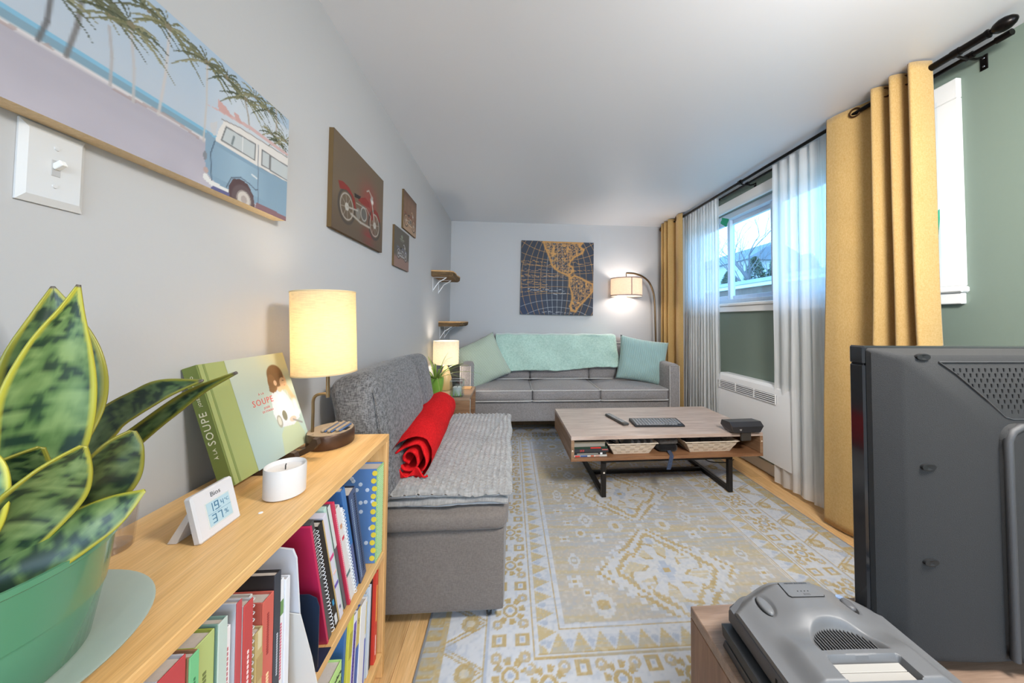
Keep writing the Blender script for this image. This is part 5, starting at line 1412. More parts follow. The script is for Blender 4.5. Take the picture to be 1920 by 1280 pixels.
# lower shelf
low = [
 ('navy book at the near end of the lower shelf', .70, .022, .25, 0, (60, 70, 100), None, -.41, (), None),
 ('white paperback left of the lime green book', .728, .020, .23, 0, (226, 224, 224), None, -.41, (), None),
 ('pink and white book behind the lime green book', .752, .022, .255, 0, (228, 226, 230), (214, 90, 120), -.43, (), None),
 ('lime green picture book with dark lettering', .792, .056, .215, 0, (176, 216, 130), (182, 220, 136), -.395, (), ('lime',)),
 ('flat blue book leaning behind the yellow book', .872, .012, .262, -5, (64, 110, 170), None, -.405, (), None),
 ('yellow book with printed lines on the lower shelf', .897, .022, .266, -5, (212, 206, 80), None, -.400, lines(.62, .85, 7, (140, 130, 70), .2, .9, .7)+lines(.1, .4, 5, (150, 140, 70), .4, .6), None),
 ('purple and white book with a printed spine', .920, .020, .250, -5, (236, 236, 240), (228, 228, 236), -.400, [(.15, .92, .05, .7, (112, 92, 176))]+lines(.2, .85, 9, (236, 236, 240), .3, .5), None),
 ('blue book with a gold top and dark letter', .944, .021, .246, -5, (50, 92, 170), (50, 92, 170), -.402, [(.62, 1, .05, .95, (206, 184, 110))], ('S', .016, .86, (60, 60, 60), 'flat')),
 ('thick white paperback on the lower shelf', .984, .038, .238, -4, (232, 232, 234), None, -.400, [(.05, .55, .85, 1., (70, 84, 170)), (.6, .95, .85, 1, (206, 190, 140))], None),
 ('slim pale blue booklet, the nearer of two', 1.005, .014, .240, -3, (196, 210, 226), None, -.404, (), None),
 ('slim pale blue booklet, the farther of two', 1.024, .014, .246, -2.5, (206, 216, 228), None, -.402, (), None),
 ('black softcover next to the red book', 1.042, .010, .250, -2, (34, 34, 38), None, -.404, (), None),
 ('red book with yellow lettering at the lower shelf end', 1.0655, .019, .262, -1, (206, 62, 48), None, -.396, lines(.45, .85, 14, (230, 190, 90), .4, .65)+lines(.08, .3, 6, (240, 220, 210), .4, .6), None),
]
for (lab, y, th, h, ln, c, s, fr, bd, ti) in low:
    bk = book(lab, y, th, h, .19, SB, ln, c, s, fr, bands=bd, title=ti if ti and len(ti) > 1 else None)
    if ti and len(ti) == 1:
        m_ = plain('print_50_60_44', (50, 60, 44), .5)
        text_mesh('lettering', 'Théodore', .0125, (.0006, .028, .192), (0, 1, 0), (0, 0, 1), m_, bk, world=False); text_mesh('lettering', 'WILD!', .021, (.0006, .028, .168), (0, 1, 0), (0, 0, 1), m_, bk, world=False)

# ================================================================== ON TOP OF THE BOOKCASE
# cookbook on an easel
vv = Vector((-.085, 0, .252)).normalized(); org = Vector((-.574, .748, .757))
BT = basis(org, (0, 1, 0), vv)
bw, bh, bt_ = .262, .266, .031
ck = thing('cookbook', 'pale green cookbook titled SOUPE propped on a dark easel', 'book', tuple(org))
m_olive = plain('olive_cloth', (106, 118, 54), .7, bmp=.1, bscale=900); m_sage = plain('sage_cloth', (150, 160, 100), .65, bmp=.1, bscale=900)
MB().bounds(0, bw, 0, bh, -.003, 0, .0008, BT).build('front_board', m_sage, ck, world=True)
MB().bounds(0, bw, 0, bh, -bt_, -bt_+.003, .0008, BT).build('back_board', m_sage, ck, world=True)
MB().bounds(-.0015, .003, 0, bh, -bt_, 0, .0012, BT).build('spine', m_olive, ck, world=True)
MB().bounds(.004, bw-.005, .004, bh-.004, -bt_+.0031, -.0031, .0004, BT).build('pages', m_page, ck, world=True)
MB().bounds(.012, .017, 0.001, bh-.001, 0, .0005, 0, BT).build('hinge_groove', plain('groove_green', (120, 134, 76), .7), ck, world=True)
P = Paint(.066, bw, 0, bh, 150, 200, (160, 180, 178))
P.put(np.clip((P.v-.05)/.22, 0, 1), (180, 186, 168), .7); P.put(np.clip((P.u-.15)/.12, 0, 1)*np.clip((P.v-.16)/.1, 0, 1), (200, 190, 130), .75); P.put(np.clip((P.u-.14)/.12, 0, 1)*np.clip((.09-P.v)/.09, 0, 1), (190, 210, 184), .8)
sk = (206, 172, 140)
P.poly([(.155, 0), (.165, .05), (.19, .075), (.235, .07), (.25, .03), (.245, 0)], (176, 188, 158))                      # trousers
P.poly([(.168, .07), (.160, .11), (.168, .15), (.185, .172), (.205, .176), (.225, .150), (.245, .105), (.25, .075), (.22, .062), (.19, .066)], (198, 202, 210))   # shirt
for k in range(9): P.line([(.170+k*.008, .075), (.174+k*.007, .160)], .0012, (196, 202, 214), .7)
P.poly([(.183, .178), (.205, .178), (.215, .160), (.196, .150)], (176, 190, 208))
P.ell(.221, .186, .021, .025, sk); P.ell(.207, .178, .013, .02, sk)                                                        # face, neck
P.ell(.206, .205, .031, .033, (112, 84, 58)); P.ell(.188, .187, .016, .026, (126, 94, 64)); P.poly([(.176, .196), (.170, .168), (.182, .160), (.196, .176)], (118, 88, 60)); P.ell(.226, .180, .013, .018, sk); P.ell(.198, .186, .006, .008, sk)
P.line([(.226, .188), (.231, .187)], .002, (90, 70, 60)); P.line([(.228, .174), (.233, .173)], .002, (170, 90, 84))
P.line([(.246, .108), (.248, .132), (.236, .162)], .014, sk); P.ell(.235, .166, .008, .009, sk); P.line([(.247, .105), (.247, .122)], .018, (206, 210, 216))
P.line([(.195, .110), (.22, .085), (.25, .09)], .016, (216, 220, 226)); P.ell(.222, .078, .014, .008, (214, 180, 164)); P.ell(.173, .085, .010, .018, (150, 150, 140)); P.ell(.173, .086, .006, .012, (190, 190, 180)); P.ell(.196, .095, .009, .015, (120, 118, 100)); P.line([(.222, .076), (.252, .058)], .005, (140, 140, 136))
grid_panel('cover_print', P, lambda u, v: tuple(BT @ Vector((u, v, .0004))), printed('cover_gloss', .35, .4), ck)
m_rprint = plain('print_red', (206, 84, 76), .5); nrm = (BT.to_3x3() @ Vector((0, 0, 1)))
def cover_text(s, size, u, v, m, sx=1., sp=1.15): text_mesh('lettering', s, size, tuple(BT @ Vector((u, v, .0006))), (0, 1, 0), vv, m, ck, depth=.0002, sx=sx, spacing=sp)
cover_text('SOUPE', .0225, .139, .148, m_rprint, .9, 1.2); cover_text('À LA', .007, .140, .168, m_rprint, 1, 1.3); cover_text('JOSÉE', .0075, .146, .131, m_rprint, 1, 1.1); cover_text('DI STASIO', .0075, .146, .122, m_rprint, 1, 1.1)
def spine_text(s, size, v, m): text_mesh('lettering', s, size, tuple(BT @ Vector((-.002, v, -bt_/2))), vv, tuple(-nrm), m, ck, depth=.0002, spacing=1.15)
m_cream = plain('print_cream', (222, 216, 190), .5)
spine_text('SOUPE', .022, .130, m_cream); spine_text('À LA', .010, .075, m_cream); spine_text('JOSÉE', .008, .190, m_cream); spine_text('DI STASIO', .008, .225, m_cream)
ea = thing('book_easel', 'dark wooden book easel under the cookbook', 'book stand', (-.58, .87, KZ))
m_easel = plain('easel_wood', (62, 46, 34), .4)
for y in (.835, .925):
    hook = [(-.655, .7405), (-.560, .7405), (-.535, .752), (-.512, .764), (-.502, .776), (-.506, .790), (-.516, .792), (-.522, .780), (-.534, .768), (-.556, .757), (-.571, .7555), (-.585, .7555), (-.628, .766), (-.650, .775)]
    Mh = Matrix(((1, 0, 0, 0), (0, 0, 1, y), (0, 1, 0, 0), (0, 0, 0, 1)))
    MB().prism(hook, -.008, .008, Mh).build('rest', m_easel, ea, world=True, smooth=30)
Tq = basis(org-Vector(vv)*0+Vector(nrm)*(-bt_-.001), (0, 1, 0), vv)
MB().bounds(.06, .20, .025, .20, -.009, 0, .002, Tq).build('back_plate', m_easel, ea, world=True)

# temperature display
cl = thing('thermometer', 'white digital thermometer reading 19.4 and 37 percent', 'thermometer', (-.50, .62, KZ))
cv_ = Vector((-.26, 0, 1)).normalized(); CT_ = basis((-.494, .582, KZ+.0015), (0, 1, 0), cv_)
cw, chh = .080, .078
m_clk = plain('thermo_white', (212, 210, 214), .35)
MB().box((cw/2, chh/2, -.007), (cw, chh, .014), .003, CT_).build('body', m_clk, cl, world=True)
MB().loft([[tuple(CT_ @ Vector((x, y, z))) for x in (.016, cw-.016)] + [tuple(CT_ @ Vector((cw-.016, y2, z2))), tuple(CT_ @ Vector((.016, y2, z2)))] for (y, z, y2, z2) in ((.045, -.0142, .04, -.0145), (.0, -.016, -.001, -.018))]).build('hinge', m_clk, cl, world=True)
Mh = Matrix(((1, 0, 0, 0), (0, 0, 1, 0), (0, 1, 0, 0), (0, 0, 0, 1)))
MB().prism([(-.512, KZ+.055), (-.520, KZ+.055), (-.552, KZ+.0008), (-.538, KZ+.0008)], .588, .656, Mh).build('stand_leg', m_clk, cl, world=True)
MB().bounds(.018, .066, .014, .057, -.0005, .0004, .0003, CT_).build('screen_bezel', plain('bezel_cream', (206, 208, 206), .4), cl, world=True)
MB().bounds(.020, .064, .016, .055, .0004, .0007, 0, CT_).build('screen', plain('lcd', (176, 202, 214), .2), cl, world=True)
m_seg = plain('lcd_digit', (66, 116, 150), .4)
SEG = {'0': 'abcdef', '1': 'bc', '3': 'abgcd', '4': 'fgbc', '7': 'abc', '9': 'abcdfg'}
def digit(ch_, x, y, w_, h_, mb):
    t = w_*.2
    R_ = dict(a=(0, h_-t, w_, h_), b=(w_-t, h_/2, w_, h_), c=(w_-t, 0, w_, h_/2), d=(0, 0, w_, t), e=(0, 0, t, h_/2), f=(0, h_/2, t, h_), g=(0, h_/2-t/2, w_, h_/2+t/2))
    for s in SEG[ch_]:
        a, b, c, d_ = R_[s]; mb.bounds(x+a, x+c, y+b, y+d_, .0007, .0009, 0, CT_)
dg_ = MB(); digit('1', .024, .038, .007, .014, dg_); digit('9', .034, .038, .008, .014, dg_); digit('4', .0465, .040, .005, .009, dg_)
dg_.bounds(.0435, .0448, .0385, .0398, .0007, .0009, 0, CT_); digit('3', .026, .019, .008, .014, dg_); digit('7', .037, .019, .008, .014, dg_)
dg_.bounds(.020, .064, .0352, .0356, .0007, .0009, 0, CT_); dg_.build('digits', m_seg, cl, world=True)
text_mesh('lettering', '°C', .008, tuple(CT_ @ Vector((.0575, .045, .0009))), (0, 1, 0), cv_, m_seg, cl, depth=.0001); text_mesh('lettering', '%', .012, tuple(CT_ @ Vector((.053, .026, .0009))), (0, 1, 0), cv_, m_seg, cl, depth=.0001)
text_mesh('lettering', 'Bios', .0115, tuple(CT_ @ Vector((.041, .0655, .0003))), (0, 1, 0), cv_, plain('print_grey', (96, 96, 100), .5), cl, depth=.0002)

# white candle
cn = thing('candle', 'white pillar candle on the bookcase in front of the cookbook', 'candle', (-.470, .742, KZ))
MB().lathe([(0, .0005), (.033, .0005), (.037, .003), (.0375, .058), (.0365, .061), (.0345, .060), (.032, .053), (.020, .050), (0, .049)], 36, (-.470, .742, KZ)).build('wax', plain('candle_wax', (216, 213, 212), .4, spec=.4), cn, world=True, smooth=50)
MB().tube([(-.472, .745, KZ+.048), (-.472, .745, KZ+.058), (-.469, .742, KZ+.062)], .0012, 5).build('wick', m_black, cn, world=True)
dr = MB().lathe([(0, .0005), (.004, .0005), (.0035, .0012), (0, .0015)], 10, (-.468, .672, KZ)); tag(dr.build('wax_drop', plain('wax_drop', (230, 230, 230), .2)), 'tiny clear wax drop on the bookcase beside the candle', 'wax drop')

# table lamp with charging base
lp = thing('table_lamp', 'lit table lamp with cream drum shade on the bookcase', 'table lamp', (-.53, 1.03, KZ))
bx_, by_ = -.528, 1.032
m_brz = plain('bronze_base', (84, 62, 48), .38, metal=.55)
MB().lathe([(0, .0005), (.98, .0005), (1.0, .003), (1.0, .036), (.97, .040), (0, .040)], 40, (bx_, by_, KZ), .060, .070).build('base', m_brz, lp, world=True, smooth=40)
m_slot = plain('slot_rubber', (62, 92, 138), .5); m_bt = plain('base_top', (150, 132, 110), .5)
MB().lathe([(0, .0402), (.95, .0402), (.95, .042), (0, .042)], 40, (bx_, by_, KZ), .060, .070).build('base_top', m_bt, lp, world=True)
for k in range(3):
    x = bx_-.006+k*.019; L = (.047, .050, .042)[k]
    MB().bounds(x-.0045, x+.0045, by_-L+.008, by_+L, KZ+.0425, KZ+.051, .0025).build('device_rib', m_bt, lp, world=True)
    MB().bounds(x+.0046, x+.0095, by_-L+.012, by_+L-.004, KZ+.0425, KZ+.0465, .001).build('device_slot', m_slot, lp, world=True)
MB().lathe([(0, 0), (.008, 0), (.008, .002), (.005, .0035), (0, .003)], 16, (bx_-.030, by_-.052, KZ+.0422)).build('switch', m_bt, lp, world=True)
MB().bounds(bx_+.036, bx_+.050, by_-.014, by_+.012, KZ+.0422, KZ+.0432, .0004).build('usb_port', m_dark, lp, world=True)
sx_, sy_ = -.566, 1.005
st_pts = catmull([(sx_, sy_, KZ+.041), (sx_, sy_, KZ+.10), (sx_, sy_, KZ+.132), (sx_+.008, sy_, KZ+.146), (sx_+.024, sy_, KZ+.150), (sx_+.040, sy_, KZ+.150)], 5)
m_stem = plain('stem_bronze', (120, 100, 72), .35, metal=.7)
MB().tube(st_pts, .0042, 10).tube([(sx_+.040, sy_, KZ+.140), (sx_+.038, sy_, KZ+.225)], .005, 10).build('stem', m_stem, lp, world=True)
Lc = (-.535, 1.005)
Ts = Matrix.Translation((Lc[0], Lc[1], .95)) @ Matrix.Rotation(math.radians(-2.5), 4, 'Y')
sdm = MB().lathe([(.082, 0), (.082, .236), (.0805, .236), (.0805, 0), (.082, 0)], 56, T=Ts)
so2 = sdm.build('shade', shade_mat('cream_linen_shade', (246, 232, 200), .58), lp, world=True, smooth=60)
for z in (.0, .2325): MB().lathe([(.0828, z), (.0828, z+.0035), (.0820, z+.0035), (.0820, z), (.0828, z)], 56, T=Ts).build('trim_band', plain('band_tan', (206, 184, 142), .7), so2, world=True, smooth=60)
sp_ = MB()
for k in range(3):
    a = k*2*PI/3; sp_.tube([tuple(Ts @ Vector(p)) for p in ((0, 0, .03), (.0803*math.cos(a), .0803*math.sin(a), .012))], .0018, 5)
sp_.build('shade_spider', m_stem, lp, world=True)
bulb(lp, (Lc[0], Lc[1], 1.055), 2.7, (1.0, .86, .66))

# plant saucer, pot, snake plant, tumbler
PC = (-.546, .362)
sc_ = thing('plant_saucer', 'round grey-green ceramic saucer under the snake plant pot', 'saucer', (PC[0], PC[1], KZ))
MB().lathe([(0, .0006), (.085, .0006), (.112, .006), (.141, .020), (.1425, .0225), (.139, .0225), (.110, .0105), (.08, .0065), (0, .006)], 64, (PC[0], PC[1], KZ)).build('dish', plain('celadon', (166, 176, 166), .3, var=.10, vscale=14), sc_, world=True, smooth=50)
pot = thing('potted_plant', 'snake plant with yellow-edged leaves in a green plastic pot', 'plant', (PC[0], PC[1], KZ+.0068))
pz_ = KZ+.0068
m_pot = plain('green_plastic_pot', (84, 136, 104), .22, spec=.5)
def pot_glaze(m):
    nt = m.node_tree; b = nt.nodes['Principled BSDF']; b.inputs['Transmission Weight'].default_value = .0; b.inputs['Coat Weight'].default_value = .4
pot_glaze(m_pot)
MB().lathe([(0, .0004), (.090, .0004), (.094, .004), (.102, .058), (.1022, .060), (.1035, .060), (.109, .112), (.1115, .114), (.1115, .120), (.108, .120), (.106, .110), (.098, .085), (0, .083)], 64, (PC[0], PC[1], pz_)).build('pot', m_pot, pot, world=True, smooth=40)
MB().lathe([(0, .100), (.05, .098), (.104, .092), (.099, .086)], 40, (PC[0], PC[1], pz_)).build('soil', plain('soil', (92, 74, 54), .95, var=.5, vscale=70, bmp=1., bscale=120), pot, world=True)
g = random.Random(9)
for k in range(26):
    a, r = g.random()*6.28, g.uniform(.03, .092); p = (PC[0]+r*math.cos(a), PC[1]+r*math.sin(a), pz_+.097)
    s = g.uniform(.004, .009); cushion(MB(), (0, 0, 0), (s*2, s*1.5, s), s*.4, n=3, T=Matrix.Translation(p) @ Matrix.Rotation(g.random()*3, 4, 'Z')).build('bark_chip', plain('bark_chip_%d' % (k % 3), ((150, 118, 80), (120, 90, 62), (176, 150, 112))[k % 3], .9), pot, world=True)
m_leaf = printed('snake_leaf', .38, .5)
def snake_leaf(spine, wid, side, cup, seed, light=1.0, twist=0.):
    """spine: points; wid: half widths along it; side: direction of the width"""
    S = catmull(spine, 10); n = len(S); Wd = [w[0] for w in catmull([(w, 0) for w in wid], 10)]
    m = 25; vs = []; cols = []
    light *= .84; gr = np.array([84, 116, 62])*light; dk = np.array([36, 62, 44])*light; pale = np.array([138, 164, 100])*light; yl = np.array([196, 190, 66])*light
    for i in range(n):
        p = Vector(S[i]); tg = (Vector(S[min(n-1, i+1)])-Vector(S[max(0, i-1)])).normalized()
        sd = Vector(side); sd = (sd-tg*sd.dot(tg)).normalized(); nn_ = sd.cross(tg)
        t = i/(n-1); an = twist*t; sd2 = sd*math.cos(an)+nn_*math.sin(an); nn2 = sd2.cross(tg)
        for j in range(m):
            q = -1+2*j/(m-1); w_ = max(Wd[i], .0006)
            ww = w_*(1+.05*math.sin(t*14+seed)*abs(q))
            pos = p+sd2*(q*ww)+nn2*(cup*w_*(q*q)+.10*w_*noise.noise(Vector((t*5, q*1.2, seed))))
            vs.append(tuple(pos))
            b = noise.noise(Vector((q*1.1, t*16, seed*3.1)))+.7*noise.noise(Vector((q*2.4, t*44, seed)))+.35*noise.noise(Vector((q*6, t*90, seed)))
            c = gr+(pale-gr)*max(0, min(1, .25+b*1.2)); 
            if b < -.08: c = c+(dk-c)*min(1, (-.08-b)*4)
            ed = abs(q)*w_; mg = max(.0022, w_*.09)
            if w_-ed < mg: c = yl
            elif w_-ed < mg*1.5: c = (c+yl)/2
            if t > .97 and seed < 20: c = np.array([88, 78, 70])
            cols.append(c)
    fs = [(i*m+j, i*m+j+1, (i+1)*m+j+1, (i+1)*m+j) for i in range(n-1) for j in range(m-1)]
    mb = MB(); mb.add(vs, fs)
    cc = np.clip(np.array(cols), 0, 255)/255; cc = np.where(cc <= .04045, cc/12.92, ((cc+.055)/1.055)**2.4)
    o = mb.build('leaf', m_leaf, pot, world=True, smooth=180, recalc=False, colors=cc)
    s = o.modifiers.new('thickness', 'SOLIDIFY'); s.thickness = .0022
sideA = (.62, .78, 0)
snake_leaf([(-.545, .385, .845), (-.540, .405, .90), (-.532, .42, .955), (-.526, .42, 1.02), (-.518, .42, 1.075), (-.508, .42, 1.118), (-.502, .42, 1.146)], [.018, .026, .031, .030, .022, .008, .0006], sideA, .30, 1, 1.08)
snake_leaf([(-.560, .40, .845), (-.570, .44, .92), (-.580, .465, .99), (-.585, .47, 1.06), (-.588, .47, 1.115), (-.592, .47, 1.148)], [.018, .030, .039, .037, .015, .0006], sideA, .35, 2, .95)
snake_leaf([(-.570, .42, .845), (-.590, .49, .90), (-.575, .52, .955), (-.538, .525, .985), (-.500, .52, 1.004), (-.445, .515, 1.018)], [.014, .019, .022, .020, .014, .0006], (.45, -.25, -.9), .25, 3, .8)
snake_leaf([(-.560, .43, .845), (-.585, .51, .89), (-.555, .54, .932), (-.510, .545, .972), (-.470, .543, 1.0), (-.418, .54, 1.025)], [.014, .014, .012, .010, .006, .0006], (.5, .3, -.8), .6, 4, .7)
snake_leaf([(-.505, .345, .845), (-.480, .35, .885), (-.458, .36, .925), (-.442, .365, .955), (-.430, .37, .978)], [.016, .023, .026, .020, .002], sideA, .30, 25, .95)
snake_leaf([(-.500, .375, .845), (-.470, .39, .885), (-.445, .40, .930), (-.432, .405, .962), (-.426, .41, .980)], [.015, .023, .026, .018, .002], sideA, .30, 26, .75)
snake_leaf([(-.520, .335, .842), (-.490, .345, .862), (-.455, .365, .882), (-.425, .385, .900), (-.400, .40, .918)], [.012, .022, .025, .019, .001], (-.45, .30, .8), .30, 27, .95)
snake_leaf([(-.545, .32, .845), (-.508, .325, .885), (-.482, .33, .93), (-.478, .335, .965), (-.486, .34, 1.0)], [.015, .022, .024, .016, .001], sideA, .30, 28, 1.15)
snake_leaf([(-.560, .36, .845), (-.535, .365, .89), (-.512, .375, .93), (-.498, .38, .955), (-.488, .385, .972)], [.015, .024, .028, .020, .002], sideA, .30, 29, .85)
gt = thing('glass_tumbler', 'clear glass tumbler behind the snake plant', 'glass', (-.628, .578, KZ))
MB().lathe([(0, .0006), (.024, .0006), (.026, .003), (.031, .075), (.0295, .0755), (.0245, .012), (0, .011)], 36, (-.628, .578, KZ)).build('glass_body', clear_mat('tumbler_glass', (.97, .955, .945), .14, .04), gt, world=True, smooth=50)
MB().tube([(-.628+.0303*math.cos(a), .578+.0303*math.sin(a), KZ+.0755) for a in [2*PI*k/32 for k in range(32)]], .0012, 6, closed=True).build('rim', plain('glass_rim', (190, 200, 202), .15), gt, world=True)
MB().lathe([(0, .001), (.024, .001), (.0245, .009), (0, .0095)], 32, (-.628, .578, KZ)).build('thick_bottom', clear_mat('tumbler_base', (.90, .86, .83), .25, .1), gt, world=True)
# ================================================================== TV CABINET, CONSOLES, TELEVISION
m_cab = wood('cabinet_walnut', (104, 78, 60), (130, 100, 78), (152, 122, 98), (1, 12, 1.2), 3.5, .42)
m_cabt = wood('cabinet_walnut_top', (112, 92, 78), (136, 114, 98), (154, 132, 116), (1.2, 12, 12), 3.5, .30, .5)
qx0, qx1, qy0, qy1, qz = .391, 1.74, .285, .703, .50
cab = thing('tv_cabinet', 'walnut television cabinet in the right foreground', 'cabinet', ((qx0+qx1)/2, .49, 0))
MB().bounds(qx0, qx1, qy0, qy1, qz-.022, qz, .0015).build('top', m_cabt, cab, world=True)
for x in (qx0, (qx0+qx1)/2-.01, qx1-.02): MB().bounds(x, x+.02, qy0, qy1, .0005, qz-.0225, .0015).build('side_panel', m_cab, cab, world=True)
MB().bounds(qx0+.0205, qx1-.0205, qy0, qy0+.008, .05, qz-.0225, .001).build('back_panel', m_cab, cab, world=True)
MB().bounds(qx0+.0205, (qx0+qx1)/2-.0105, qy0+.0085, qy1-.001, .05, .07, .001).build('bottom_shelf', m_cab, cab, world=True)
MB().bounds((qx0+qx1)/2+.0105, qx1-.0205, qy0+.0085, qy1-.001, .05, .07, .001).build('bottom_shelf', m_cab, cab, world=True)
for x0, x1 in ((qx0+.0215, (qx0+qx1)/2-.0115), ((qx0+qx1)/2+.0115, qx1-.0215)):
    d_ = MB().bounds(x0, x1, qy1-.0175, qy1, .072, qz-.024, .0015).build('door', m_cab, cab, world=True)
    MB().tube([(x1-.03, qy1+.015, .26), (x1-.03, qy1+.015, .32)], .004, 8).tube([(x1-.03, qy1-.002, .265), (x1-.03, qy1+.015, .265)], .003, 6).tube([(x1-.03, qy1-.002, .315), (x1-.03, qy1+.015, .315)], .003, 6).build('handle', m_iron, d_, world=True)

# slim black console
ps = thing('game_console', 'slim black game console under the grey console', 'game console', (.53, .475, qz), (0, 0, math.radians(-3)))
m_psk = plain('console_black', (44, 46, 49), .5, bmp=.05, bscale=800); m_psk2 = plain('console_charcoal', (70, 72, 75), .45)
def para(z0, z1, sh, w_, d_, dx=0., dy=0.):
    return [[(x+dx+(0), y+dy+(sh if z else 0), z0 if not z else z1) for x, y in ((-w_, -d_), (w_, -d_), (w_, d_), (-w_, d_))] for z in (0, 1)]
MB().loft(para(.002, .0165, -.006, .1325, .1325)).build('lower_shell', m_psk2, ps)
MB().bounds(-.125, .125, -.126, .122, .0167, .0208, 0).build('vent_gap', m_dark, ps)
MB().loft(para(.021, .038, .004, .1325, .1325)).build('upper_shell', m_psk, ps)
fv = MB()
for k in range(26): fv.bounds(-.1258, -.1252, -.115+k*.009, -.111+k*.009, .0172, .0204, 0)
fv.build('vent_fins', m_psk2, ps)['kind'] = 'stuff'
for x in (-.1, .1):
    for y in (-.1, .1): MB().lathe([(0, 0), (.008, 0), (.008, .002), (0, .002)], 12, (x, y, .0001)).build('foot', m_black, ps)

# rounded grey cartridge console, front towards the room
n6 = thing('game_console', 'grey cartridge game console on top of the slim black console', 'game console', (.548, .545, qz+.0385), (0, 0, math.radians(-2)))
m_n6 = plain('n_grey', (102, 103, 105), .42, bmp=.12, bscale=1800); m_n6d = plain('n_grey_dark', (84, 84, 86), .45, bmp=.12, bscale=1800)
def ss(a, b, x):
    t = max(0., min(1., (x-a)/(b-a))); return t*t*(3-2*t)
def outline(k, grow=0.):
    """half-width and front edge of the shell"""
    pts = []
    for i in range(41):
        x = -.13+.26*i/40; y = .095-.030*(abs(x)/.13)**2.6+(.004*math.cos(x*70) if abs(x) > .05 else .004)
        pts.append((x*(1+grow/.13), y+grow))
    return pts+[(.130+grow, .045+grow*0), (.130+grow, -.088), (.124+grow, -.095-grow*.3), (-.124-grow, -.095-grow*.3), (-.130-grow, -.088), (-.130-grow, .045)]
o1 = outline(0, .0035)
MB().loft([[(x*.97, y*.97, .002) for x, y in o1], [(x, y, .008) for x, y in o1], [(x, y, .026) for x, y in o1], [(x*.985, y*.985, .030) for x, y in o1]]).build('lower_shell', m_n6d, n6, smooth=30)
def top_h(x, y):
    z = .049-.010*ss(.085, .13, abs(x))
    hump = (1-ss(.025, .095, abs(x)))
    z += .019*hump*ss(-.035, .02, y)                            # raised front housing
    z += .011*(1-ss(.085, .115, abs(x)))*(1-ss(-.050, -.005, y)) # cartridge deck
    z -= .020*ss(.070, .097, y+.03*(abs(x)/.13)**2.6)*.9
    r = math.hypot(x/.058, (y+.046)/.052)
    if y > -.047: z -= .013*(1-ss(.80, 1.0, r))                   # vent scoop
    a = max(abs(x)-.052, 0); b = max(abs(y+.073)-.011, 0); dd = math.hypot(a, b)
    z -= .012*(1-ss(.003, .007, dd))                              # cartridge slot
    z -= .010*ss(-.088, -.097, y)
    for sx in (-1, 1):                                            # shallow wells round the two switches
        r2 = math.hypot((x-sx*.078)/.014, (y-.045)/.026); z -= .0035*(1-ss(.7, 1.0, r2))
    return z
nx, ny = 150, 112
def topf(u, v):
    x = -.13+.26*u; yf = .095-.030*(abs(x)/.13)**2.6+.003
    y = -.096+(yf+.096)*v
    return (x, y, top_h(x, y))
mb = MB(); mb.grid(nx, ny, topf)
ring_ = [i for i in range(nx)]+[j*nx+nx-1 for j in range(1, ny)]+[(ny-1)*nx+i for i in range(nx-2, -1, -1)]+[j*nx for j in range(ny-2, 0, -1)]
st0 = len(mb.v)
for i in ring_: x, y, z = mb.v[i]; mb.v.append((x, y, .0295))
for k in range(len(ring_)):
    k2 = (k+1) % len(ring_); mb.f.append((ring_[k2], ring_[k], st0+k, st0+k2))
mb.build('top_shell', m_n6, n6, smooth=40, recalc=False)
# vent slats, slot flaps, lid, switches
vb = None
for k in range(19):
    x = -.0475+k*.00528; lim = .052*math.sqrt(max(0, 1-(x/.056)**2)); L = lim*.86
    if L < .008: continue
    MB().bounds(x-.0011, x+.0011, -.045, -.045+L, .0478, .0502, .0003).build('vent_slat', m_n6d, n6)
dkp = [(.054*math.cos(a)*.92, -.045+.046*math.sin(a)*.95) for a in [PI*i/20 for i in range(21)]]
MB().prism(dkp, .0474, .0479).build('vent_floor', m_dark, n6)
m_flap = plain('slot_flap', (166, 163, 158), .45)
for y in (-.0795, -.0665): MB().bounds(-.053, .053, y-.0062, y+.0062, .0485, .0518, .001).build('slot_flap', m_flap, n6)
def decal(name, pts, off, m, par):
    mb = MB(); n = len(pts); cx_ = sum(p[0] for p in pts)/n; cy_ = sum(p[1] for p in pts)/n
    rings = []
    for k in range(6):
        s = k/5; rings.append([(cx_+(p[0]-cx_)*s, cy_+(p[1]-cy_)*s, top_h(cx_+(p[0]-cx_)*s, cy_+(p[1]-cy_)*s)+off) for p in pts])
    mb.loft(rings[1:], caps=False); base = len(mb.v); mb.v.append((cx_, cy_, top_h(cx_, cy_)+off))
    for i in range(n): mb.f.append((base, i, (i+1) % n))
    return mb.build(name, m, par, smooth=60)
lid = [(-.030, .040), (.030, .040), (.033, .044), (.031, .072), (.026, .077), (-.026, .077), (-.031, .072), (-.033, .044)]
decal('lid_seam', [(x*1.035, .058+(y-.058)*1.035) for x, y in lid], .0009, m_dark, n6)
ld = decal('expansion_lid', lid, .0017, m_n6, n6)
zz = top_h(0, .072)+.0014
text_mesh('lettering', 'MEMORY EXPANSION', .0045, (0, .069, top_h(0, .069)+.0022), (1, 0, 0), (0, 1, -.25), plain('print_70_72_76', (70, 72, 76), .5), ld, world=False, depth=.0002)
MB().bounds(-.004, .008, .0425, .0465, top_h(0, .0445)+.0008, top_h(0, .0445)+.0022, .0004).build('lid_latch', m_n6d, ld)
dm = MB()
for k in range(4): dm.box((-.010+k*.0065, .0515, top_h(0, .0515)+.0020), (.0014, .0014, .0006), 0)
dm.build('lid_marks', m_dark, ld)
zb = top_h(-.078, .045)
def button(name, x, y, rx, ry, h, m):
    z = top_h(x, y); mb = MB().lathe([(1., -.001), (1., h*.5), (.86, h*.9), (.5, h), (0, h*1.02)], 24, (x, y, z), rx, ry); return mb.build(name, m, n6, smooth=60)
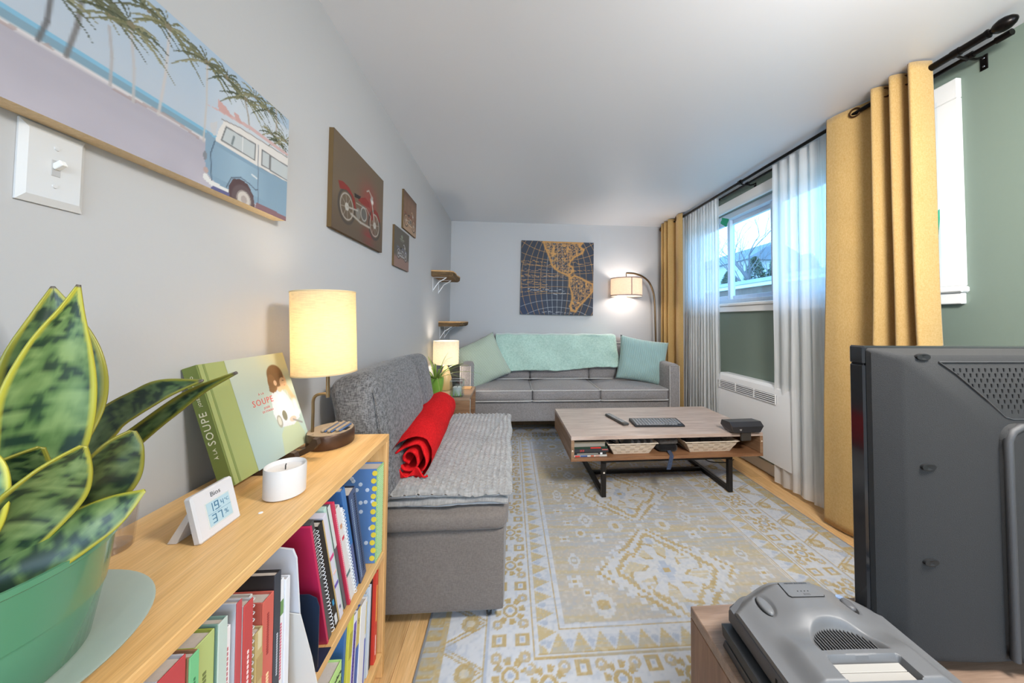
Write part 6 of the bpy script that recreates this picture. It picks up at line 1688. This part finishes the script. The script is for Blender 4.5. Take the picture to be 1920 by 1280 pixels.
button('reset_rim', -.078, .045, .0105, .0205, .0012, m_dark); button('reset_button', -.078, .045, .0095, .0195, .0052, m_n6)
button('power_rim', .078, .045, .0105, .0205, .0012, m_dark); button('power_switch', .078, .043, .009, .0125, .0062, m_n6d)
MB().lathe([(1, 0), (.9, .002), (0, .0024)], 16, (.078, .060, top_h(.078, .060)+.001), .007, .005).build('power_light', plain('smoke_lens', (120, 140, 170), .15), n6)
for k in range(5):
    y = -.085+k*.008; MB().bounds(-.1345, -.1325, y-.0017, y+.0017, .008, .024, .0003).build('side_slot', m_dark, n6)

# television seen from behind
tv = thing('television', 'flat black television seen from behind on the cabinet', 'television', (1.14, .58, qz))
X0, X1, Z0, Z1, YF = .668, 1.625, .516, 1.066, .612
m_gl = plain('gloss_black', (34, 35, 38), .12, coat=.5); m_tv = plain('tv_back_plastic', (52, 52, 52), .65, spec=.2, bmp=.55, bscale=1100)
fr = MB(); t_ = .035
fr.bounds(X0, X1, YF-.028, YF, Z0, Z0+t_, .003); fr.bounds(X0, X1, YF-.028, YF, Z1-t_, Z1, .003); fr.bounds(X0, X0+t_, YF-.028, YF, Z0+t_, Z1-t_, .003); fr.bounds(X1-t_, X1, YF-.028, YF, Z0+t_, Z1-t_, .003)
fr.build('bezel', m_gl, tv, world=True)
MB().bounds(X0+t_-.002, X1-t_+.002, YF-.026, YF-.004, Z0+t_-.002, Z1-t_+.002, 0).build('screen', plain('screen_black', (12, 12, 14), .15), tv, world=True)
def rr(x0, x1, z0, z1, r, y, n=5):
    pts = []
    for (cx_, cz_, a0) in ((x1-r, z1-r, 0), (x0+r, z1-r, 90), (x0+r, z0+r, 180), (x1-r, z0+r, 270)):
        for k in range(n+1):
            a = math.radians(a0+90*k/n); pts.append((cx_+r*math.cos(a), y, cz_+r*math.sin(a)))
    return pts
i0 = .004
MB().loft([rr(X0+i0, X1-i0, Z0+i0, Z1-i0, .006, YF-.0285), rr(X0+i0+.002, X1-i0-.002, Z0+i0+.002, Z1-i0-.002, .008, YF-.036),
           rr(X0+.034, X1-.034, Z0+.004, Z1-.014, .012, YF-.060), rr(X0+.040, X1-.040, Z0+.004, Z1-.019, .012, YF-.063), rr(X0+.14, X1-.14, Z0+.005, Z1-.10, .012, YF-.074), rr(X0+.18, X1-.18, Z0+.006, Z1-.14, .012, YF-.076)]).build('back_cover', m_tv, tv, world=True, smooth=30)
yb_ = YF-.0745
MB().loft([rr(.868, 1.425, .522, .933, .03, YF-.070), rr(.870, 1.423, .523, .931, .03, YF-.083), rr(.878, 1.415, .526, .923, .026, YF-.087), rr(.886, 1.407, .530, .915, .022, YF-.0865)]).build('rear_panel', m_tv, tv, world=True, smooth=60)
MB().tube([(1.12, YF-.0835, .9275), (.90, YF-.0835, .9275), (.884, YF-.0835, .920), (.875, YF-.0835, .905), (.8745, YF-.0835, .72), (.8745, YF-.0835, .530)], .0062, 10).build('panel_rim', plain('tv_rim_highlight', (64, 64, 65), .5, bmp=.3, bscale=1100), tv, world=True, smooth=60)  # rim grey lightened: a grazing highlight put into the colour
# speaker slots in a trapezoid near the top
def face_y(z): return YF-.0640-.0*z
def back_y(x, z):
    """depth of the rear face where it bellies out"""
    t = min(1, max(0, (x-(X0+.04))/.10, 0)); u = min(1, max(0, (Z1-.019-z)/.081)); return YF-.063-.011*min(t, u)
sl_m = MB()
for j in range(9):
    z = 1.026-j*.0092
    for i in range(46):
        x = .800+i*.0125+(.006 if j % 2 else 0)
        if x < .790+j*.0125 or x > 1.50-j*.0125: continue
        y = back_y(x, z)
        sl_m.box((x, y-.0004, z), (.0022, .0016, .0062), 0, None)
sl_m.build('vent_slots', plain('slot_black', (18, 18, 19), .7), tv, world=True, recalc=False, smooth=0)['kind'] = 'stuff'
zs = lambda x, z: (x, back_y(x, z)-.0012, z)
MB().tube([zs(.772, 1.040), zs(.90, 1.040), zs(1.10, 1.040), zs(1.52, 1.040)], .0012, 5).tube([zs(.772, 1.040), zs(.80, 1.020), zs(.85, .975), zs(.885, .943), zs(.90, .939), zs(1.10, .939)], .0012, 5).build('vent_border', plain('tv_edge', (54, 55, 57), .5), tv, world=True)
m_hole = plain('screw_well', (24, 24, 25), .5)
for (x, z) in ((.742, .855), (.742, .690), (.742, 1.049), (1.0, 1.049)):
    y = back_y(x, z)
    MB().lathe([(1, -.002), (1, .0030), (.75, .0034), (0, .0010)], 20, T=basis((x, y, z), (1, 0, 0), (0, 0, 1)) @ Matrix.Diagonal((.0135, .0062, 1, 1))).build('screw_well', m_hole, tv, world=True)
MB().lathe([(0, 0), (.004, 0), (.003, .002), (0, .0022)], 10, T=basis((.914, YF-.0868, .888), (1, 0, 0), (0, 0, 1))).build('screw', plain('steel', (150, 150, 150), .3, metal=.9), tv, world=True)
# rating label and barcode sticker
lx0 = .925; yl_ = YF-.0872
rt = MB().bounds(lx0, 1.06, yl_-.0004, yl_, .672, .735, 0).build('rating_label', plain('label_black', (40, 41, 43), .5), tv, world=True)
tl = MB(); g = random.Random(4)
for k in range(9):
    z = .730-k*.0066; w_ = g.uniform(.06, .11)
    if 3 <= k <= 5: tl.bounds(lx0+.03, lx0+.03+w_*.6, yl_-.0008, yl_-.0004, z-.0012, z+.0012, 0)
    else: tl.bounds(lx0+.004, lx0+.004+w_, yl_-.0008, yl_-.0004, z-.0012, z+.0012, 0)
tl.tube([(lx0+.013+.0075*math.cos(a), yl_-.0006, .702+.0075*math.sin(a)) for a in [2*PI*k/20 for k in range(20)]], .0007, 4, closed=True)
tl.build('label_print', plain('label_grey_print', (150, 150, 150), .5), rt, world=True)
bs = MB().bounds(lx0+.002, 1.03, yl_-.0005, yl_, .628, .668, 0).build('barcode_sticker', plain('sticker_white', (226, 226, 224), .5), tv, world=True)
bm_ = MB(); x = lx0+.008
while x < 1.02:
    w_ = g.choice((.0008, .0014, .002)); bm_.bounds(x, x+w_, yl_-.0008, yl_-.0005, .648, .661, 0); x += w_+g.choice((.0008, .0013, .002))
for z in (.6445, .638, .633): bm_.bounds(lx0+.008, lx0+.05, yl_-.0008, yl_-.0005, z-.0008, z+.0008, 0)
bm_.build('barcode', m_dark, bs, world=True, recalc=False)
MB().bounds(1.02, 1.28, YF-.135, YF+.10, qz+.0005, qz+.008, .003).build('stand_base', m_gl, tv, world=True); MB().bounds(1.11, 1.19, YF-.06, YF-.02, qz+.008, Z0+.03, .003).build('stand_neck', m_gl, tv, world=True)
MB().lathe([(0, 0), (.008, 0), (.008, .003), (.006, .004), (0, .004)], 16, T=basis((X0+.012, YF-.0282, .585), (1, 0, 0), (0, 0, 1))).build('side_knob', m_black, tv, world=True)
